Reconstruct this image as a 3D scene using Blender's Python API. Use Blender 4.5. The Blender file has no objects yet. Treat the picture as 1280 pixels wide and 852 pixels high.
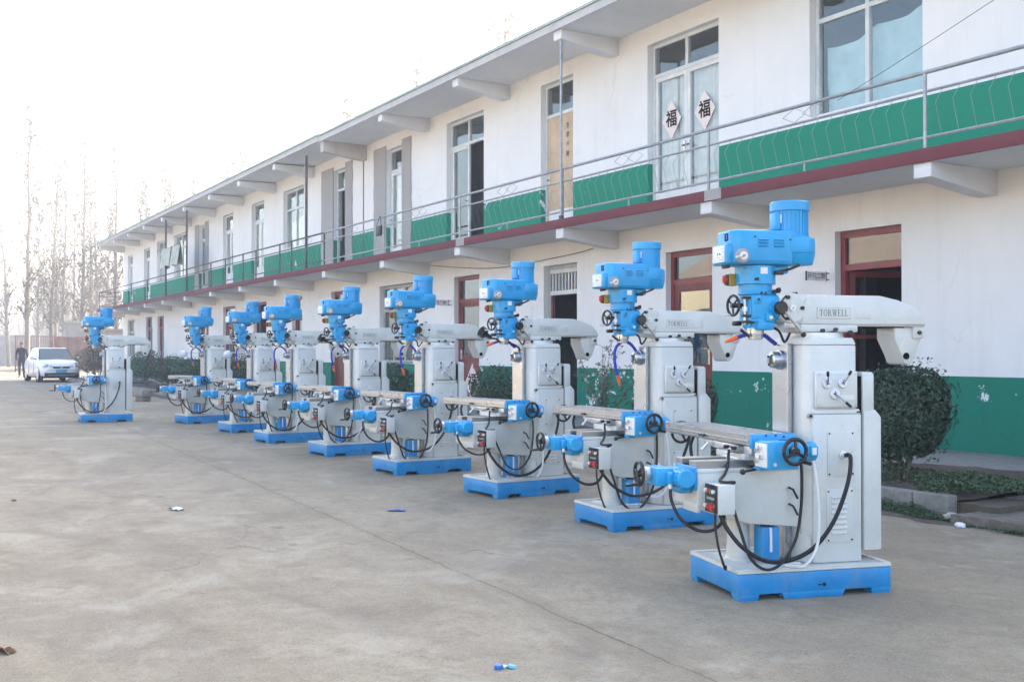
import bpy, bmesh, math, random
from mathutils import Vector, Matrix
random.seed(7)
R = math.radians
scene = bpy.context.scene
COL = scene.collection
PI = math.pi

# ------------------------------------------------------------------ materials
MATS = {}
def new_mat(name):
    m = bpy.data.materials.new(name); m.use_nodes = True
    nt = m.node_tree; nt.nodes.clear()
    out = nt.nodes.new('ShaderNodeOutputMaterial')
    b = nt.nodes.new('ShaderNodeBsdfPrincipled')
    nt.links.new(b.outputs[0], out.inputs[0])
    MATS[name] = m
    return m, nt, b, out

class NT:
    """tiny node helper"""
    def __init__(s, nt): s.nt = nt
    def n(s, t, **kw):
        x = s.nt.nodes.new(t)
        for k, v in kw.items():
            if k.startswith('i_'):
                x.inputs[k[2:].replace('_', ' ')].default_value = v
            else: setattr(x, k, v)
        return x
    def l(s, a, b): s.nt.links.new(a, b)
    def noise(s, co, scale, detail=5, rough=.55, dist=0):
        x = s.n('ShaderNodeTexNoise'); x.inputs['Scale'].default_value = scale
        x.inputs['Detail'].default_value = detail; x.inputs['Roughness'].default_value = rough
        x.inputs['Distortion'].default_value = dist
        if co is not None: s.l(co, x.inputs['Vector'])
        return x.outputs['Fac']
    def ramp(s, fac, stops):
        x = s.n('ShaderNodeValToRGB'); e = x.color_ramp.elements
        while len(e) < len(stops): e.new(.5)
        for k, (p, c) in enumerate(stops):
            e[k].position = p; e[k].color = (*c, 1) if len(c) == 3 else c
        s.l(fac, x.inputs[0]); return x.outputs[0]
    def mix(s, fac, a, b, blend='MIX'):
        x = s.n('ShaderNodeMix', data_type='RGBA', blend_type=blend)
        for sock, v in ((x.inputs[0], fac), (x.inputs[6], a), (x.inputs[7], b)):
            if hasattr(v, 'is_linked'): s.l(v, sock)
            else: sock.default_value = v if not isinstance(v, tuple) else (*v, 1) if len(v) == 3 else v
        return x.outputs[2]
    def math(s, op, a, b=0.0, c=None, clamp=False):
        x = s.n('ShaderNodeMath', operation=op, use_clamp=clamp)
        for k, v in enumerate((a, b) if c is None else (a, b, c)):
            if hasattr(v, 'is_linked'): s.l(v, x.inputs[k])
            else: x.inputs[k].default_value = v
        return x.outputs[0]
    def coord(s, kind='Object'):
        return s.n('ShaderNodeTexCoord').outputs[kind]
    def world(s):
        return s.n('ShaderNodeNewGeometry').outputs['Position']
    def mapping(s, co, scale=(1, 1, 1), rot=(0, 0, 0)):
        x = s.n('ShaderNodeMapping'); x.inputs['Scale'].default_value = scale; x.inputs['Rotation'].default_value = rot
        s.l(co, x.inputs[0]); return x.outputs[0]
    def bump(s, h, strength, dist, b):
        x = s.n('ShaderNodeBump'); x.inputs['Strength'].default_value = strength; x.inputs['Distance'].default_value = dist
        s.l(h, x.inputs['Height']); s.l(x.outputs[0], b.inputs['Normal'])

def simple(name, col, rough=.5, metal=0.0, var=.12, scale=9, coat=0.0, bump=0.0, bscale=60, spec=None, world=True, dust=0.0):
    m, nt, b, out = new_mat(name); k = NT(nt)
    co = k.world() if world else k.coord()
    f = k.noise(co, scale, 6, .6)
    lo = tuple(c * (1 - var) for c in col); hi = tuple(min(1, c * (1 + var)) for c in col)
    c = k.ramp(f, [(.3, lo), (.7, hi)])
    if dust:      # dust and finger marks in soft patches, with finer specks
        d = k.math('MULTIPLY', k.ramp(k.noise(co, 6.5, 9, .7, .5), [(.50, (0, 0, 0)), (.68, (1, 1, 1))]), dust)
        c = k.mix(d, c, (.33, .29, .235))
        c = k.mix(k.math('MULTIPLY', k.ramp(k.noise(co, 55, 4, .6), [(.64, (0, 0, 0)), (.70, (1, 1, 1))]), dust * 1.6), c, (.10, .095, .085))
    nt.links.new(c, b.inputs['Base Color'])
    f2 = k.noise(co, scale * 3.1, 4)
    rr = k.math('MULTIPLY_ADD', f2, .22, max(.03, rough - .11), clamp=True)
    nt.links.new(rr, b.inputs['Roughness'])
    b.inputs['Metallic'].default_value = metal
    if coat: b.inputs['Coat Weight'].default_value = coat; b.inputs['Coat Roughness'].default_value = .12
    if spec is not None: b.inputs['Specular IOR Level'].default_value = spec
    if bump: k.bump(k.noise(co, bscale, 5), bump, .01, b)
    return m

simple('blue_paint', (.010, .33, .66), .36, var=.10, scale=5, coat=.12, bump=.10, bscale=55, dust=.07)
simple('base_blue_paint', (.005, .235, .56), .42, var=.12, scale=7, coat=.08, bump=.08, bscale=30, dust=.22)
simple('machine_white', (.61, .622, .592), .34, var=.07, scale=2.5, coat=.15, bump=.04, bscale=30, dust=.13)
simple('steel', (.47, .50, .54), .30, 1.0, var=.04, scale=3)
simple('dull_steel', (.42, .40, .38), .42, 1.0, var=.08, scale=4)
simple('silver_plate', (.70, .71, .72), .40, .6, var=.06)
simple('black_rubber', (.012, .012, .014), .45, var=.3, spec=.4)
simple('black_plastic', (.014, .014, .015), .32, var=.2)
simple('white_tube', (.72, .74, .76), .35, var=.05)
simple('label_white', (.78, .79, .78), .5, var=.05)
simple('faint_ink', (.30, .34, .38), .5, var=.05)
simple('dark_ink', (.03, .03, .035), .6, var=.1)
simple('red_plastic', (.55, .02, .02), .35)
simple('green_plastic', (.02, .35, .08), .35)
simple('yellow_plastic', (.38, .26, .03), .4)
simple('orange_plastic', (.75, .12, .02), .4)
simple('hose_blue', (.012, .03, .42), .4)
simple('dial_blue', (.01, .08, .40), .4)
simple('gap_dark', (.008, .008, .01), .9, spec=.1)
simple('sticker_pink', (.72, .55, .50), .7, var=.06)
simple('letter_ink', (.13, .155, .18), .5)
simple('sign_red', (.48, .02, .04), .6)
simple('sign_board', (.82, .76, .78), .55)
simple('alu_frame', (.58, .60, .60), .4, var=.1, scale=6)
simple('grey_frame', (.36, .37, .36), .5, var=.15, scale=6)
simple('red_frame', (.22, .035, .038), .42, var=.25, scale=8)
simple('red_door', (.16, .026, .026), .45, var=.3, scale=6)
simple('door_tan', (.52, .38, .25), .6, var=.16, scale=4)
simple('door_white', (.66, .66, .64), .55, var=.1, scale=4)
simple('rail_metal', (.34, .34, .345), .38, .55, var=.2, scale=8)
simple('rail_rust', (.10, .085, .08), .6, .3, var=.4, scale=8)
simple('curtain', (.60, .58, .55), .85, var=.12, scale=7)
simple('cloth_teal', (.40, .55, .58), .85, var=.10, scale=5)
simple('blanket', (.44, .47, .40), .9, var=.2, scale=5)
simple('room_grey', (.22, .22, .21), .9, var=.15, scale=2)
simple('room_floor', (.20, .19, .18), .8, var=.2, scale=2)
simple('bark', (.20, .18, .15), .9, var=.35, scale=6, bump=.4, bscale=25)
simple('twig', (.15, .125, .10), .9, var=.3, scale=3)
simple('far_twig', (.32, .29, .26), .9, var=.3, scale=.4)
simple('poplar_leaf', (.13, .11, .06), .7, var=.4, scale=3)
simple('car_white', (.78, .79, .80), .22, var=.02, coat=.6)
simple('tyre', (.02, .02, .021), .8)
simple('lamp_glass', (.62, .66, .70), .12, var=.1, scale=30)
simple('faint_brown', (.20, .16, .10), .7)
simple('paper_pale', (.74, .64, .60), .75, var=.06, scale=12)
simple('baluster_metal', (.25, .28, .27), .5, .3, var=.2)
simple('pane_backing', (.17, .20, .19), .8)  # sheet added behind the car glass, lightened to brighten the panes
simple('plate_blue', (.03, .35, .62), .4)
simple('cloth_navy', (.022, .028, .05), .9, var=.3, scale=14)
simple('skin', (.42, .25, .18), .6, var=.08)
simple('hair', (.012, .011, .010), .6)
simple('rust_fence', (.19, .105, .085), .75, var=.35, scale=1.2)
simple('rust_red', (.22, .055, .05), .7, var=.3, scale=2)
simple('brick_grey', (.27, .26, .25), .9, var=.2, scale=2, bump=.3, bscale=14)
simple('shed_wall', (.33, .32, .30), .9, var=.2, scale=1)
simple('shed_roof', (.15, .14, .14), .8, var=.2, scale=1)
simple('litter_white', (.75, .76, .78), .6, var=.1)
simple('litter_blue', (.04, .18, .55), .35, var=.3, scale=40)
simple('litter_cyan', (.15, .50, .75), .35, var=.3, scale=40)
simple('dry_leaf', (.17, .085, .04), .8, var=.4, scale=40)
simple('tan_wall', (.50, .42, .30), .9, var=.12, scale=.6)
simple('tan_roof', (.23, .17, .13), .9, var=.2, scale=.6)
simple('wire_black', (.03, .03, .03), .6)
simple('stone', (.34, .31, .28), .9, var=.25, scale=20, bump=.4, bscale=50)

def plaster(name, col, chip=None, stain=.35, chipscale=2.2, chipcut=.69, grime=0.3):
    m, nt, b, out = new_mat(name); k = NT(nt)
    p = k.world()
    big = k.noise(p, .8, 6, .6); fine = k.noise(p, 7, 8, .65)
    c = k.ramp(big, [(.25, tuple(x * .93 for x in col)), (.7, tuple(min(1, x * 1.03) for x in col))])
    # rain streaks: noise stretched downwards
    st = k.noise(k.mapping(p, (3.0, 3.0, .22)), 1.6, 6, .65)
    sf = k.math('MULTIPLY', k.ramp(st, [(.52, (0, 0, 0)), (.78, (1, 1, 1))]), stain)
    c = k.mix(sf, c, tuple(x * y for x, y in zip(col, (.70, .66, .60))))
    c = k.mix(k.math('MULTIPLY', fine, .10), c, tuple(x * .72 for x in col))
    vc = k.n('ShaderNodeTexVoronoi', feature='DISTANCE_TO_EDGE'); vc.inputs['Scale'].default_value = .38
    wv = k.n('ShaderNodeVectorMath', operation='ADD'); wn = k.n('ShaderNodeTexNoise'); wn.inputs['Scale'].default_value = 1.8; wn.inputs['Detail'].default_value = 7
    k.l(p, wn.inputs['Vector']); k.l(p, wv.inputs[0]); k.l(wn.outputs['Color'], wv.inputs[1]); k.l(wv.outputs[0], vc.inputs['Vector'])
    cr = k.math('MULTIPLY', k.ramp(vc.outputs['Distance'], [(.001, (1, 1, 1)), (.0045, (0, 0, 0))]), k.math('MULTIPLY', k.ramp(k.noise(p, .5, 4), [(.50, (0, 0, 0)), (.60, (1, 1, 1))]), .40))
    c = k.mix(cr, c, tuple(x * .5 for x in col))
    gr = k.math('MULTIPLY', k.ramp(k.noise(p, 1.7, 9, .7, .4), [(.56, (0, 0, 0)), (.74, (1, 1, 1))]), grime)
    c = k.mix(gr, c, tuple(x * y for x, y in zip(col, (.80, .77, .72))))
    if chip:
        q = k.noise(p, chipscale, 9, .68, .3)
        reg = k.noise(p, .42, 3, .5)
        v = k.math('ADD', k.math('MULTIPLY', q, .72), k.math('MULTIPLY', reg, .36))
        cf = k.ramp(v, [(chipcut, (0, 0, 0)), (chipcut + .012, (1, 1, 1))])
        c = k.mix(cf, c, chip)
    nt.links.new(c, b.inputs['Base Color'])
    b.inputs['Roughness'].default_value = .82
    b.inputs['Specular IOR Level'].default_value = .25
    k.bump(k.math('ADD', fine, k.math('MULTIPLY', k.noise(p, 45, 4), .4)), .16, .012, b)
    return m
plaster('wall_white', (.77, .76, .745), stain=.20)
plaster('wall_white_low', (.77, .765, .755), stain=.26)
plaster('soffit_white', (.72, .72, .73), stain=.14)
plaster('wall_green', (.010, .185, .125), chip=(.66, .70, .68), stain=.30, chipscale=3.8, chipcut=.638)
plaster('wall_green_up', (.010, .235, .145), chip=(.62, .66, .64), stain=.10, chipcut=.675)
plaster('fascia_maroon', (.17, .052, .062), chip=(.36, .34, .33), stain=.35, chipcut=.74)
plaster('eave_grey', (.50, .49, .48), stain=.8, chip=(.33, .31, .28), chipcut=.72)
plaster('eave_green', (.36, .44, .40), stain=.4)
plaster('cement_grey', (.36, .345, .335), stain=.3)
plaster('stained_beam', (.55, .51, .48), chip=(.38, .20, .13), stain=.6, chipcut=.63)

def glass(name, tint, refl, rough=.015, wavy=.04):
    m = bpy.data.materials.new(name); m.use_nodes = True; nt = m.node_tree; nt.nodes.clear(); k = NT(nt)
    out = k.n('ShaderNodeOutputMaterial')
    tr = k.n('ShaderNodeBsdfTransparent'); tr.inputs[0].default_value = (*tint, 1)
    gl = k.n('ShaderNodeBsdfGlossy'); gl.inputs['Roughness'].default_value = rough
    gl.inputs[0].default_value = (.9, .95, .95, 1)
    fr = k.n('ShaderNodeLayerWeight'); fr.inputs[0].default_value = .5
    f = k.math('MULTIPLY_ADD', k.math('POWER', fr.outputs['Facing'], 4.0), .85, refl, clamp=True)
    bp = k.n('ShaderNodeBump'); bp.inputs['Strength'].default_value = wavy; bp.inputs['Distance'].default_value = .02
    k.l(k.noise(k.world(), 1.3, 2), bp.inputs['Height']); k.l(bp.outputs[0], gl.inputs['Normal'])
    mx = k.n('ShaderNodeMixShader'); k.l(f, mx.inputs[0]); k.l(tr.outputs[0], mx.inputs[1]); k.l(gl.outputs[0], mx.inputs[2])
    k.l(mx.outputs[0], out.inputs[0]); MATS[name] = m
glass('window_glass', (.95, .965, .96), .06)
glass('dark_glass', (.55, .62, .64), .16)
glass('car_glass', (.25, .33, .33), .10)
glass('clear_cover', (.90, .93, .95), .02)

def leaf_mat(name, c0, c1, c2):
    m, nt, b, out = new_mat(name); k = NT(nt)
    g = k.n('ShaderNodeNewGeometry')
    c = k.ramp(g.outputs['Random Per Island'], [(0, c0), (.5, c1), (1, c2)])
    nt.links.new(c, b.inputs['Base Color']); b.inputs['Roughness'].default_value = .42
    b.inputs['Specular IOR Level'].default_value = .45
leaf_mat('shrub_leaf', (.014, .034, .018), (.028, .060, .030), (.062, .105, .055))
leaf_mat('shrub_leaf_warm', (.030, .055, .020), (.05, .08, .03), (.10, .11, .045))
leaf_mat('rose_leaf', (.06, .075, .03), (.09, .10, .05), (.16, .085, .055))
leaf_mat('ground_leaf', (.028, .065, .022), (.045, .095, .035), (.085, .12, .05))

def concrete_yard():
    m, nt, b, out = new_mat('yard_concrete'); k = NT(nt)
    p = k.world()
    big = k.noise(p, .22, 6, .6, .4); mid = k.noise(p, 1.3, 8, .66, .2); fine = k.noise(p, 11, 10, .72); grit = k.noise(p, 70, 6, .7)
    c = k.ramp(big, [(.28, (0.279, 0.228, 0.159)), (.50, (0.342, 0.282, 0.199)), (.72, (0.387, 0.322, 0.232))])
    c = k.mix(k.ramp(mid, [(.42, (0, 0, 0)), (.70, (0.561, 0.542, 0.487))]), c, (0.257, 0.203, 0.138))
    c = k.mix(k.math('MULTIPLY', k.ramp(fine, [(.35, (1, 1, 1)), (.60, (0, 0, 0))]), .40), c, (0.206, 0.168, 0.116))
    c = k.mix(k.math('MULTIPLY', k.ramp(grit, [(.52, (0, 0, 0)), (.72, (1, 1, 1))]), .32), c, (0.478, 0.405, 0.302))
    c = k.mix(k.math('MULTIPLY', k.ramp(k.noise(p, 38, 6, .7), [(.36, (1, 1, 1)), (.46, (0, 0, 0))]), .30), c, (0.160, 0.127, 0.087))
    # worn and damp patches of many sizes, with crumbled edges
    m2 = k.noise(p, 3.6, 12, .74, .6); m3 = k.noise(k.mapping(p, (.7, 1.6, 1), (0, 0, R(-8))), .55, 10, .70, .8)
    c = k.mix(k.math('MULTIPLY', k.ramp(m2, [(.50, (0, 0, 0)), (.64, (1, 1, 1))]), .62), c, (0.210, 0.168, 0.119))
    c = k.mix(k.math('MULTIPLY', k.ramp(m3, [(.51, (0, 0, 0)), (.59, (1, 1, 1))]), .50), c, (0.226, 0.188, 0.141))
    c = k.mix(k.math('MULTIPLY', k.ramp(k.noise(p, .75, 11, .72, .5), [(.52, (0, 0, 0)), (.61, (1, 1, 1))]), .58), c, (0.426, 0.366, 0.279))
    c = k.mix(k.math('MULTIPLY', k.ramp(k.noise(p, 120, 3, .6), [(.60, (0, 0, 0)), (.68, (1, 1, 1))]), .55), c, (.50, .47, .42))
    c = k.mix(k.math('MULTIPLY', k.ramp(k.noise(p, 95, 3, .6), [(.33, (1, 1, 1)), (.40, (0, 0, 0))]), .6), c, (0.095, 0.076, 0.056))
    # pale scraped marks, stretched along the yard
    sc = k.noise(k.mapping(p, (.6, 5.5, 1), (0, 0, R(12))), 1.9, 7, .7)
    c = k.mix(k.math('MULTIPLY', k.ramp(sc, [(.60, (0, 0, 0)), (.74, (1, 1, 1))]), .30), c, (0.489, 0.416, 0.310))
    # round oil and water stains of their own shape
    vo = k.n('ShaderNodeTexVoronoi', feature='SMOOTH_F1'); vo.inputs['Scale'].default_value = .62
    wp = k.n('ShaderNodeVectorMath', operation='ADD')
    nz = k.n('ShaderNodeTexNoise'); nz.inputs['Scale'].default_value = 2.4; nz.inputs['Detail'].default_value = 6
    k.l(p, nz.inputs['Vector']); k.l(p, wp.inputs[0]); k.l(nz.outputs['Color'], wp.inputs[1]); k.l(wp.outputs[0], vo.inputs['Vector'])
    sf = k.math('MULTIPLY', k.ramp(vo.outputs['Distance'], [(.10, (1, 1, 1)), (.24, (0, 0, 0))]), k.math('MULTIPLY', mid, .62))
    c = k.mix(sf, c, (0.177, 0.152, 0.116))
    # tyre tracks: rings of two turning circles, broken by noise
    sx = k.n('ShaderNodeSeparateXYZ'); k.l(p, sx.inputs[0]); X, Y = sx.outputs[0], sx.outputs[1]
    tot = None
    for cx, cy, r0 in ((-13.5, -6.2, 8.1), (-13.5, -6.2, 9.6), (-4.0, -9.0, 10.3), (-4.0, -9.0, 11.7), (-26., 18., 15.2), (-7.5, 12.5, 10.9)):
        dx = k.math('SUBTRACT', X, cx); dy = k.math('SUBTRACT', Y, cy)
        d = k.math('SQRT', k.math('ADD', k.math('MULTIPLY', dx, dx), k.math('MULTIPLY', dy, dy)))
        t = k.math('SUBTRACT', 1.0, k.math('MULTIPLY', k.math('ABSOLUTE', k.math('SUBTRACT', d, r0)), 8.0), clamp=True)
        tot = t if tot is None else k.math('MAXIMUM', tot, t)
    tf = k.math('MULTIPLY', tot, k.ramp(k.noise(p, 1.7, 6, .7), [(.40, (0, 0, 0)), (.62, (0.478, 0.426, 0.343))]))
    c = k.mix(tf, c, (0.193, 0.157, 0.110))
    # the long joint between two pours and hairline cracks
    wob = k.math('MULTIPLY', k.math('SUBTRACT', k.noise(p, .9, 6, .7), .5), .16)
    jl = k.math('ADD', k.math('MULTIPLY_ADD', X, -.052, 2.58), wob)
    jd = k.math('ABSOLUTE', k.math('SUBTRACT', Y, jl))
    jf = k.math('SUBTRACT', 1.0, k.math('MULTIPLY', jd, 120.0), clamp=True)
    jw = k.math('SUBTRACT', 1.0, k.math('MULTIPLY', jd, 14.0), clamp=True)
    c = k.mix(k.math('MULTIPLY', jw, .22), c, (0.193, 0.152, 0.102))
    c = k.mix(k.math('MULTIPLY', jf, k.math('MULTIPLY_ADD', k.noise(p, 2.2, 6), 1.5, -.25, clamp=True)), c, (0.085, 0.066, 0.045))
    vc = k.n('ShaderNodeTexVoronoi', feature='DISTANCE_TO_EDGE'); vc.inputs['Scale'].default_value = .21
    k.l(wp.outputs[0], vc.inputs['Vector'])
    cf = k.math('MULTIPLY', k.ramp(vc.outputs['Distance'], [(.0015, (1, 1, 1)), (.005, (0, 0, 0))]), k.math('MULTIPLY', k.ramp(k.noise(p, .7, 4), [(.48, (0, 0, 0)), (.6, (1, 1, 1))]), .55))
    c = k.mix(cf, c, (0.113, 0.092, 0.061))
    nt.links.new(c, b.inputs['Base Color'])
    b.inputs['Roughness'].default_value = .86; b.inputs['Specular IOR Level'].default_value = .22
    h = k.math('SUBTRACT', k.math('ADD', k.math('MULTIPLY', fine, .9), k.math('MULTIPLY', grit, .35)), k.math('MULTIPLY', jf, 1.2))
    h = k.math('ADD', h, k.math('MULTIPLY', mid, 1.4))
    k.bump(h, .38, .02, b)
concrete_yard()

def rough_ground(name, stops, scale=.6, bump=.5):
    m, nt, b, out = new_mat(name); k = NT(nt); p = k.world()
    c = k.ramp(k.noise(p, scale, 9, .65), stops)
    c = k.mix(k.math('MULTIPLY', k.ramp(k.noise(p, 16, 8, .7), [(.4, (1, 1, 1)), (.6, (0, 0, 0))]), .4), c, tuple(x * .55 for x in stops[0][1]))
    nt.links.new(c, b.inputs['Base Color']); b.inputs['Roughness'].default_value = .92; b.inputs['Specular IOR Level'].default_value = .15
    k.bump(k.noise(p, 9, 9, .7), bump, .05, b)
rough_ground('dry_earth', [(.3, (.23, .195, .145)), (.55, (.31, .27, .205)), (.75, (.37, .325, .25))], .3)
rough_ground('bed_soil', [(.3, (.085, .07, .055)), (.55, (.13, .11, .085)), (.75, (.18, .155, .12))], 2.5)
rough_ground('path_concrete', [(.3, (.215, .20, .18)), (.5, (.27, .255, .235)), (.72, (.32, .305, .28))], 1.1, .35)
rough_ground('slab_concrete', [(.3, (.15, .128, .105)), (.5, (.215, .19, .16)), (.72, (.275, .25, .215))], 2.6, .8)
rough_ground('kerb_concrete', [(.3, (.20, .19, .17)), (.5, (.29, .275, .25)), (.72, (.36, .345, .32))], 2.2, .5)

# ------------------------------------------------------------------ mesh builder
class MB:
    def __init__(s): s.v = []; s.f = []; s.mi = []; s.mats = []
    def slot(s, m):
        if m not in s.mats: s.mats.append(m)
        return s.mats.index(m)
    def add(s, verts, faces, mat, M=None):
        b = len(s.v); k = s.slot(mat)
        for v in verts:
            v = Vector(v)
            s.v.append(tuple(M @ v if M is not None else v))
        for f in faces:
            s.f.append([b + i for i in f]); s.mi.append(k)
        return s
    def bm(s, bm, mat, M=None):
        bm.verts.index_update()
        return s.add([v.co[:] for v in bm.verts], [[v.index for v in f.verts] for f in bm.faces], mat, M)
    def box(s, x0, x1, y0, y1, z0, z1, mat, bev=0.0, seg=2, M=None, taper=None):
        vs = [(x, y, z) for x in (x0, x1) for y in (y0, y1) for z in (z0, z1)]
        if taper:
            cx, cy = (x0 + x1) / 2, (y0 + y1) / 2
            vs = [(cx + (x - cx) * taper, cy + (y - cy) * taper, z) if z == z0 else (x, y, z) for x, y, z in vs]
        fs = [(0, 1, 3, 2), (4, 6, 7, 5), (0, 4, 5, 1), (2, 3, 7, 6), (0, 2, 6, 4), (1, 5, 7, 3)]
        if not bev: return s.add(vs, fs, mat, M)
        bm = bmesh.new(); bv = [bm.verts.new(v) for v in vs]
        for f in fs: bm.faces.new([bv[i] for i in f])
        bmesh.ops.bevel(bm, geom=bm.edges[:], offset=bev, segments=seg, affect='EDGES', profile=.5)
        s.bm(bm, mat, M); bm.free(); return s
    def prism(s, prof, axis, lo, hi, mat, bev=0.0, seg=2, M=None, scale_hi=None):
        """profile given in the two other axes in xyz order"""
        def P(a, b, c):
            return {'x': (c, a, b), 'y': (a, c, b), 'z': (a, b, c)}[axis]
        n = len(prof)
        ph = prof
        if scale_hi:
            ca = sum(p[0] for p in prof) / n; cb = sum(p[1] for p in prof) / n
            ph = [(ca + (a - ca) * scale_hi, cb + (b - cb) * scale_hi) for a, b in prof]
        vs = [P(a, b, lo) for a, b in prof] + [P(a, b, hi) for a, b in ph]
        fs = [list(range(n))[::-1], list(range(n, 2 * n))] + [(i, (i + 1) % n, n + (i + 1) % n, n + i) for i in range(n)]
        bm = bmesh.new(); bv = [bm.verts.new(v) for v in vs]
        for f in fs: bm.faces.new([bv[i] for i in f])
        bmesh.ops.recalc_face_normals(bm, faces=bm.faces[:])
        if bev:
            es = [e for e in bm.edges if len(e.link_faces) == 2 and e.calc_face_angle(0) > R(28)]
            bmesh.ops.bevel(bm, geom=es, offset=bev, segments=seg, affect='EDGES', profile=.5, clamp_overlap=True)
        s.bm(bm, mat, M); bm.free(); return s
    def cyl(s, p0, p1, r0, mat, r1=None, n=24, caps=True, M=None):
        r1 = r0 if r1 is None else r1
        p0, p1 = Vector(p0), Vector(p1); d = (p1 - p0).normalized()
        a = d.orthogonal().normalized(); b = d.cross(a)
        vs = []
        for p, r in ((p0, r0), (p1, r1)):
            for i in range(n):
                t = 2 * PI * i / n; vs.append(tuple(p + (a * math.cos(t) + b * math.sin(t)) * r))
        fs = [(i, (i + 1) % n, n + (i + 1) % n, n + i) for i in range(n)]
        if caps: fs += [tuple(range(n))[::-1], tuple(range(n, 2 * n))]
        return s.add(vs, fs, mat, M)
    def lathe(s, p0, d, prof, mat, n=24, M=None):
        """prof = [(distance along d, radius)]"""
        p0 = Vector(p0); d = Vector(d).normalized(); a = d.orthogonal().normalized(); b = d.cross(a)
        vs = []; fs = []; m = len(prof)
        for h, r in prof:
            for i in range(n):
                t = 2 * PI * i / n; vs.append(tuple(p0 + d * h + (a * math.cos(t) + b * math.sin(t)) * max(r, 1e-5)))
        for j in range(m - 1):
            for i in range(n):
                fs.append((j * n + i, j * n + (i + 1) % n, (j + 1) * n + (i + 1) % n, (j + 1) * n + i))
        fs += [tuple(range(n))[::-1], tuple(range((m - 1) * n, m * n))]
        return s.add(vs, fs, mat, M)
    def tube(s, pts, r, mat, n=8, caps=True, smooth=0, radii=None, M=None):
        P = [Vector(p) for p in pts]
        if smooth: P, radii = spline(P, smooth, radii)
        m = len(P); vs = []; prev = None
        for i in range(m):
            d = (P[min(i + 1, m - 1)] - P[max(i - 1, 0)])
            if d.length < 1e-9: d = Vector((0, 0, 1))
            d.normalize()
            if prev is None: a = d.orthogonal().normalized()
            else:
                a = prev - d * prev.dot(d)
                a = a.normalized() if a.length > 1e-6 else d.orthogonal().normalized()
            prev = a; b = d.cross(a); rr = radii[i] if radii else r
            for k in range(n):
                t = 2 * PI * k / n; vs.append(tuple(P[i] + (a * math.cos(t) + b * math.sin(t)) * rr))
        fs = [(j * n + k, j * n + (k + 1) % n, (j + 1) * n + (k + 1) % n, (j + 1) * n + k) for j in range(m - 1) for k in range(n)]
        if caps: fs += [tuple(range(n))[::-1], tuple(range((m - 1) * n, m * n))]
        return s.add(vs, fs, mat, M)
    def torus(s, c, axis, Rr, r, mat, n=32, m=8, M=None):
        c = Vector(c); d = Vector(axis).normalized(); a = d.orthogonal().normalized(); b = d.cross(a)
        vs = []; fs = []
        for i in range(n):
            t = 2 * PI * i / n; e = a * math.cos(t) + b * math.sin(t)
            for j in range(m):
                u = 2 * PI * j / m; vs.append(tuple(c + e * (Rr + r * math.cos(u)) + d * r * math.sin(u)))
        for i in range(n):
            for j in range(m):
                fs.append((i * m + j, ((i + 1) % n) * m + j, ((i + 1) % n) * m + (j + 1) % m, i * m + (j + 1) % m))
        return s.add(vs, fs, mat, M)
    def ball(s, c, r, mat, n=14, m=8, M=None, sc=(1, 1, 1)):
        c = Vector(c); vs = [(c.x, c.y, c.z - r * sc[2])]; fs = []
        for j in range(1, m):
            ph = -PI / 2 + PI * j / m
            for i in range(n):
                t = 2 * PI * i / n; vs.append((c.x + r * sc[0] * math.cos(ph) * math.cos(t), c.y + r * sc[1] * math.cos(ph) * math.sin(t), c.z + r * sc[2] * math.sin(ph)))
        vs.append((c.x, c.y, c.z + r * sc[2])); L = len(vs) - 1
        for i in range(n):
            fs.append((0, 1 + (i + 1) % n, 1 + i)); fs.append((L, 1 + (m - 2) * n + i, 1 + (m - 2) * n + (i + 1) % n))
            for j in range(m - 2):
                fs.append((1 + j * n + i, 1 + j * n + (i + 1) % n, 1 + (j + 1) * n + (i + 1) % n, 1 + (j + 1) * n + i))
        return s.add(vs, fs, mat, M)
    def build(s, name, parent=None, loc=None, smooth=32):
        me = bpy.data.meshes.new(name); me.from_pydata(s.v, [], s.f)
        for m in s.mats: me.materials.append(MATS[m])
        me.polygons.foreach_set('material_index', s.mi)
        me.update()
        if smooth and len(s.f) < 60000:
            me.shade_smooth(); me.set_sharp_from_angle(angle=R(smooth))
        o = bpy.data.objects.new(name, me); COL.objects.link(o)
        if parent is not None: o.parent = parent
        if loc is not None: o.location = loc
        return o

def spline(P, k, radii=None):
    out = []; ro = [] if radii else None; n = len(P)
    for i in range(n - 1):
        p0, p1, p2, p3 = P[max(i - 1, 0)], P[i], P[i + 1], P[min(i + 2, n - 1)]
        for j in range(k):
            t = j / k
            out.append(.5 * ((2 * p1) + (p2 - p0) * t + (2 * p0 - 5 * p1 + 4 * p2 - p3) * t * t + (3 * p1 - p0 - 3 * p2 + p3) * t ** 3))
            if radii: ro.append(radii[i] * (1 - t) + radii[i + 1] * t)
    out.append(P[-1])
    if radii: ro.append(radii[-1])
    return out, ro

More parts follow.
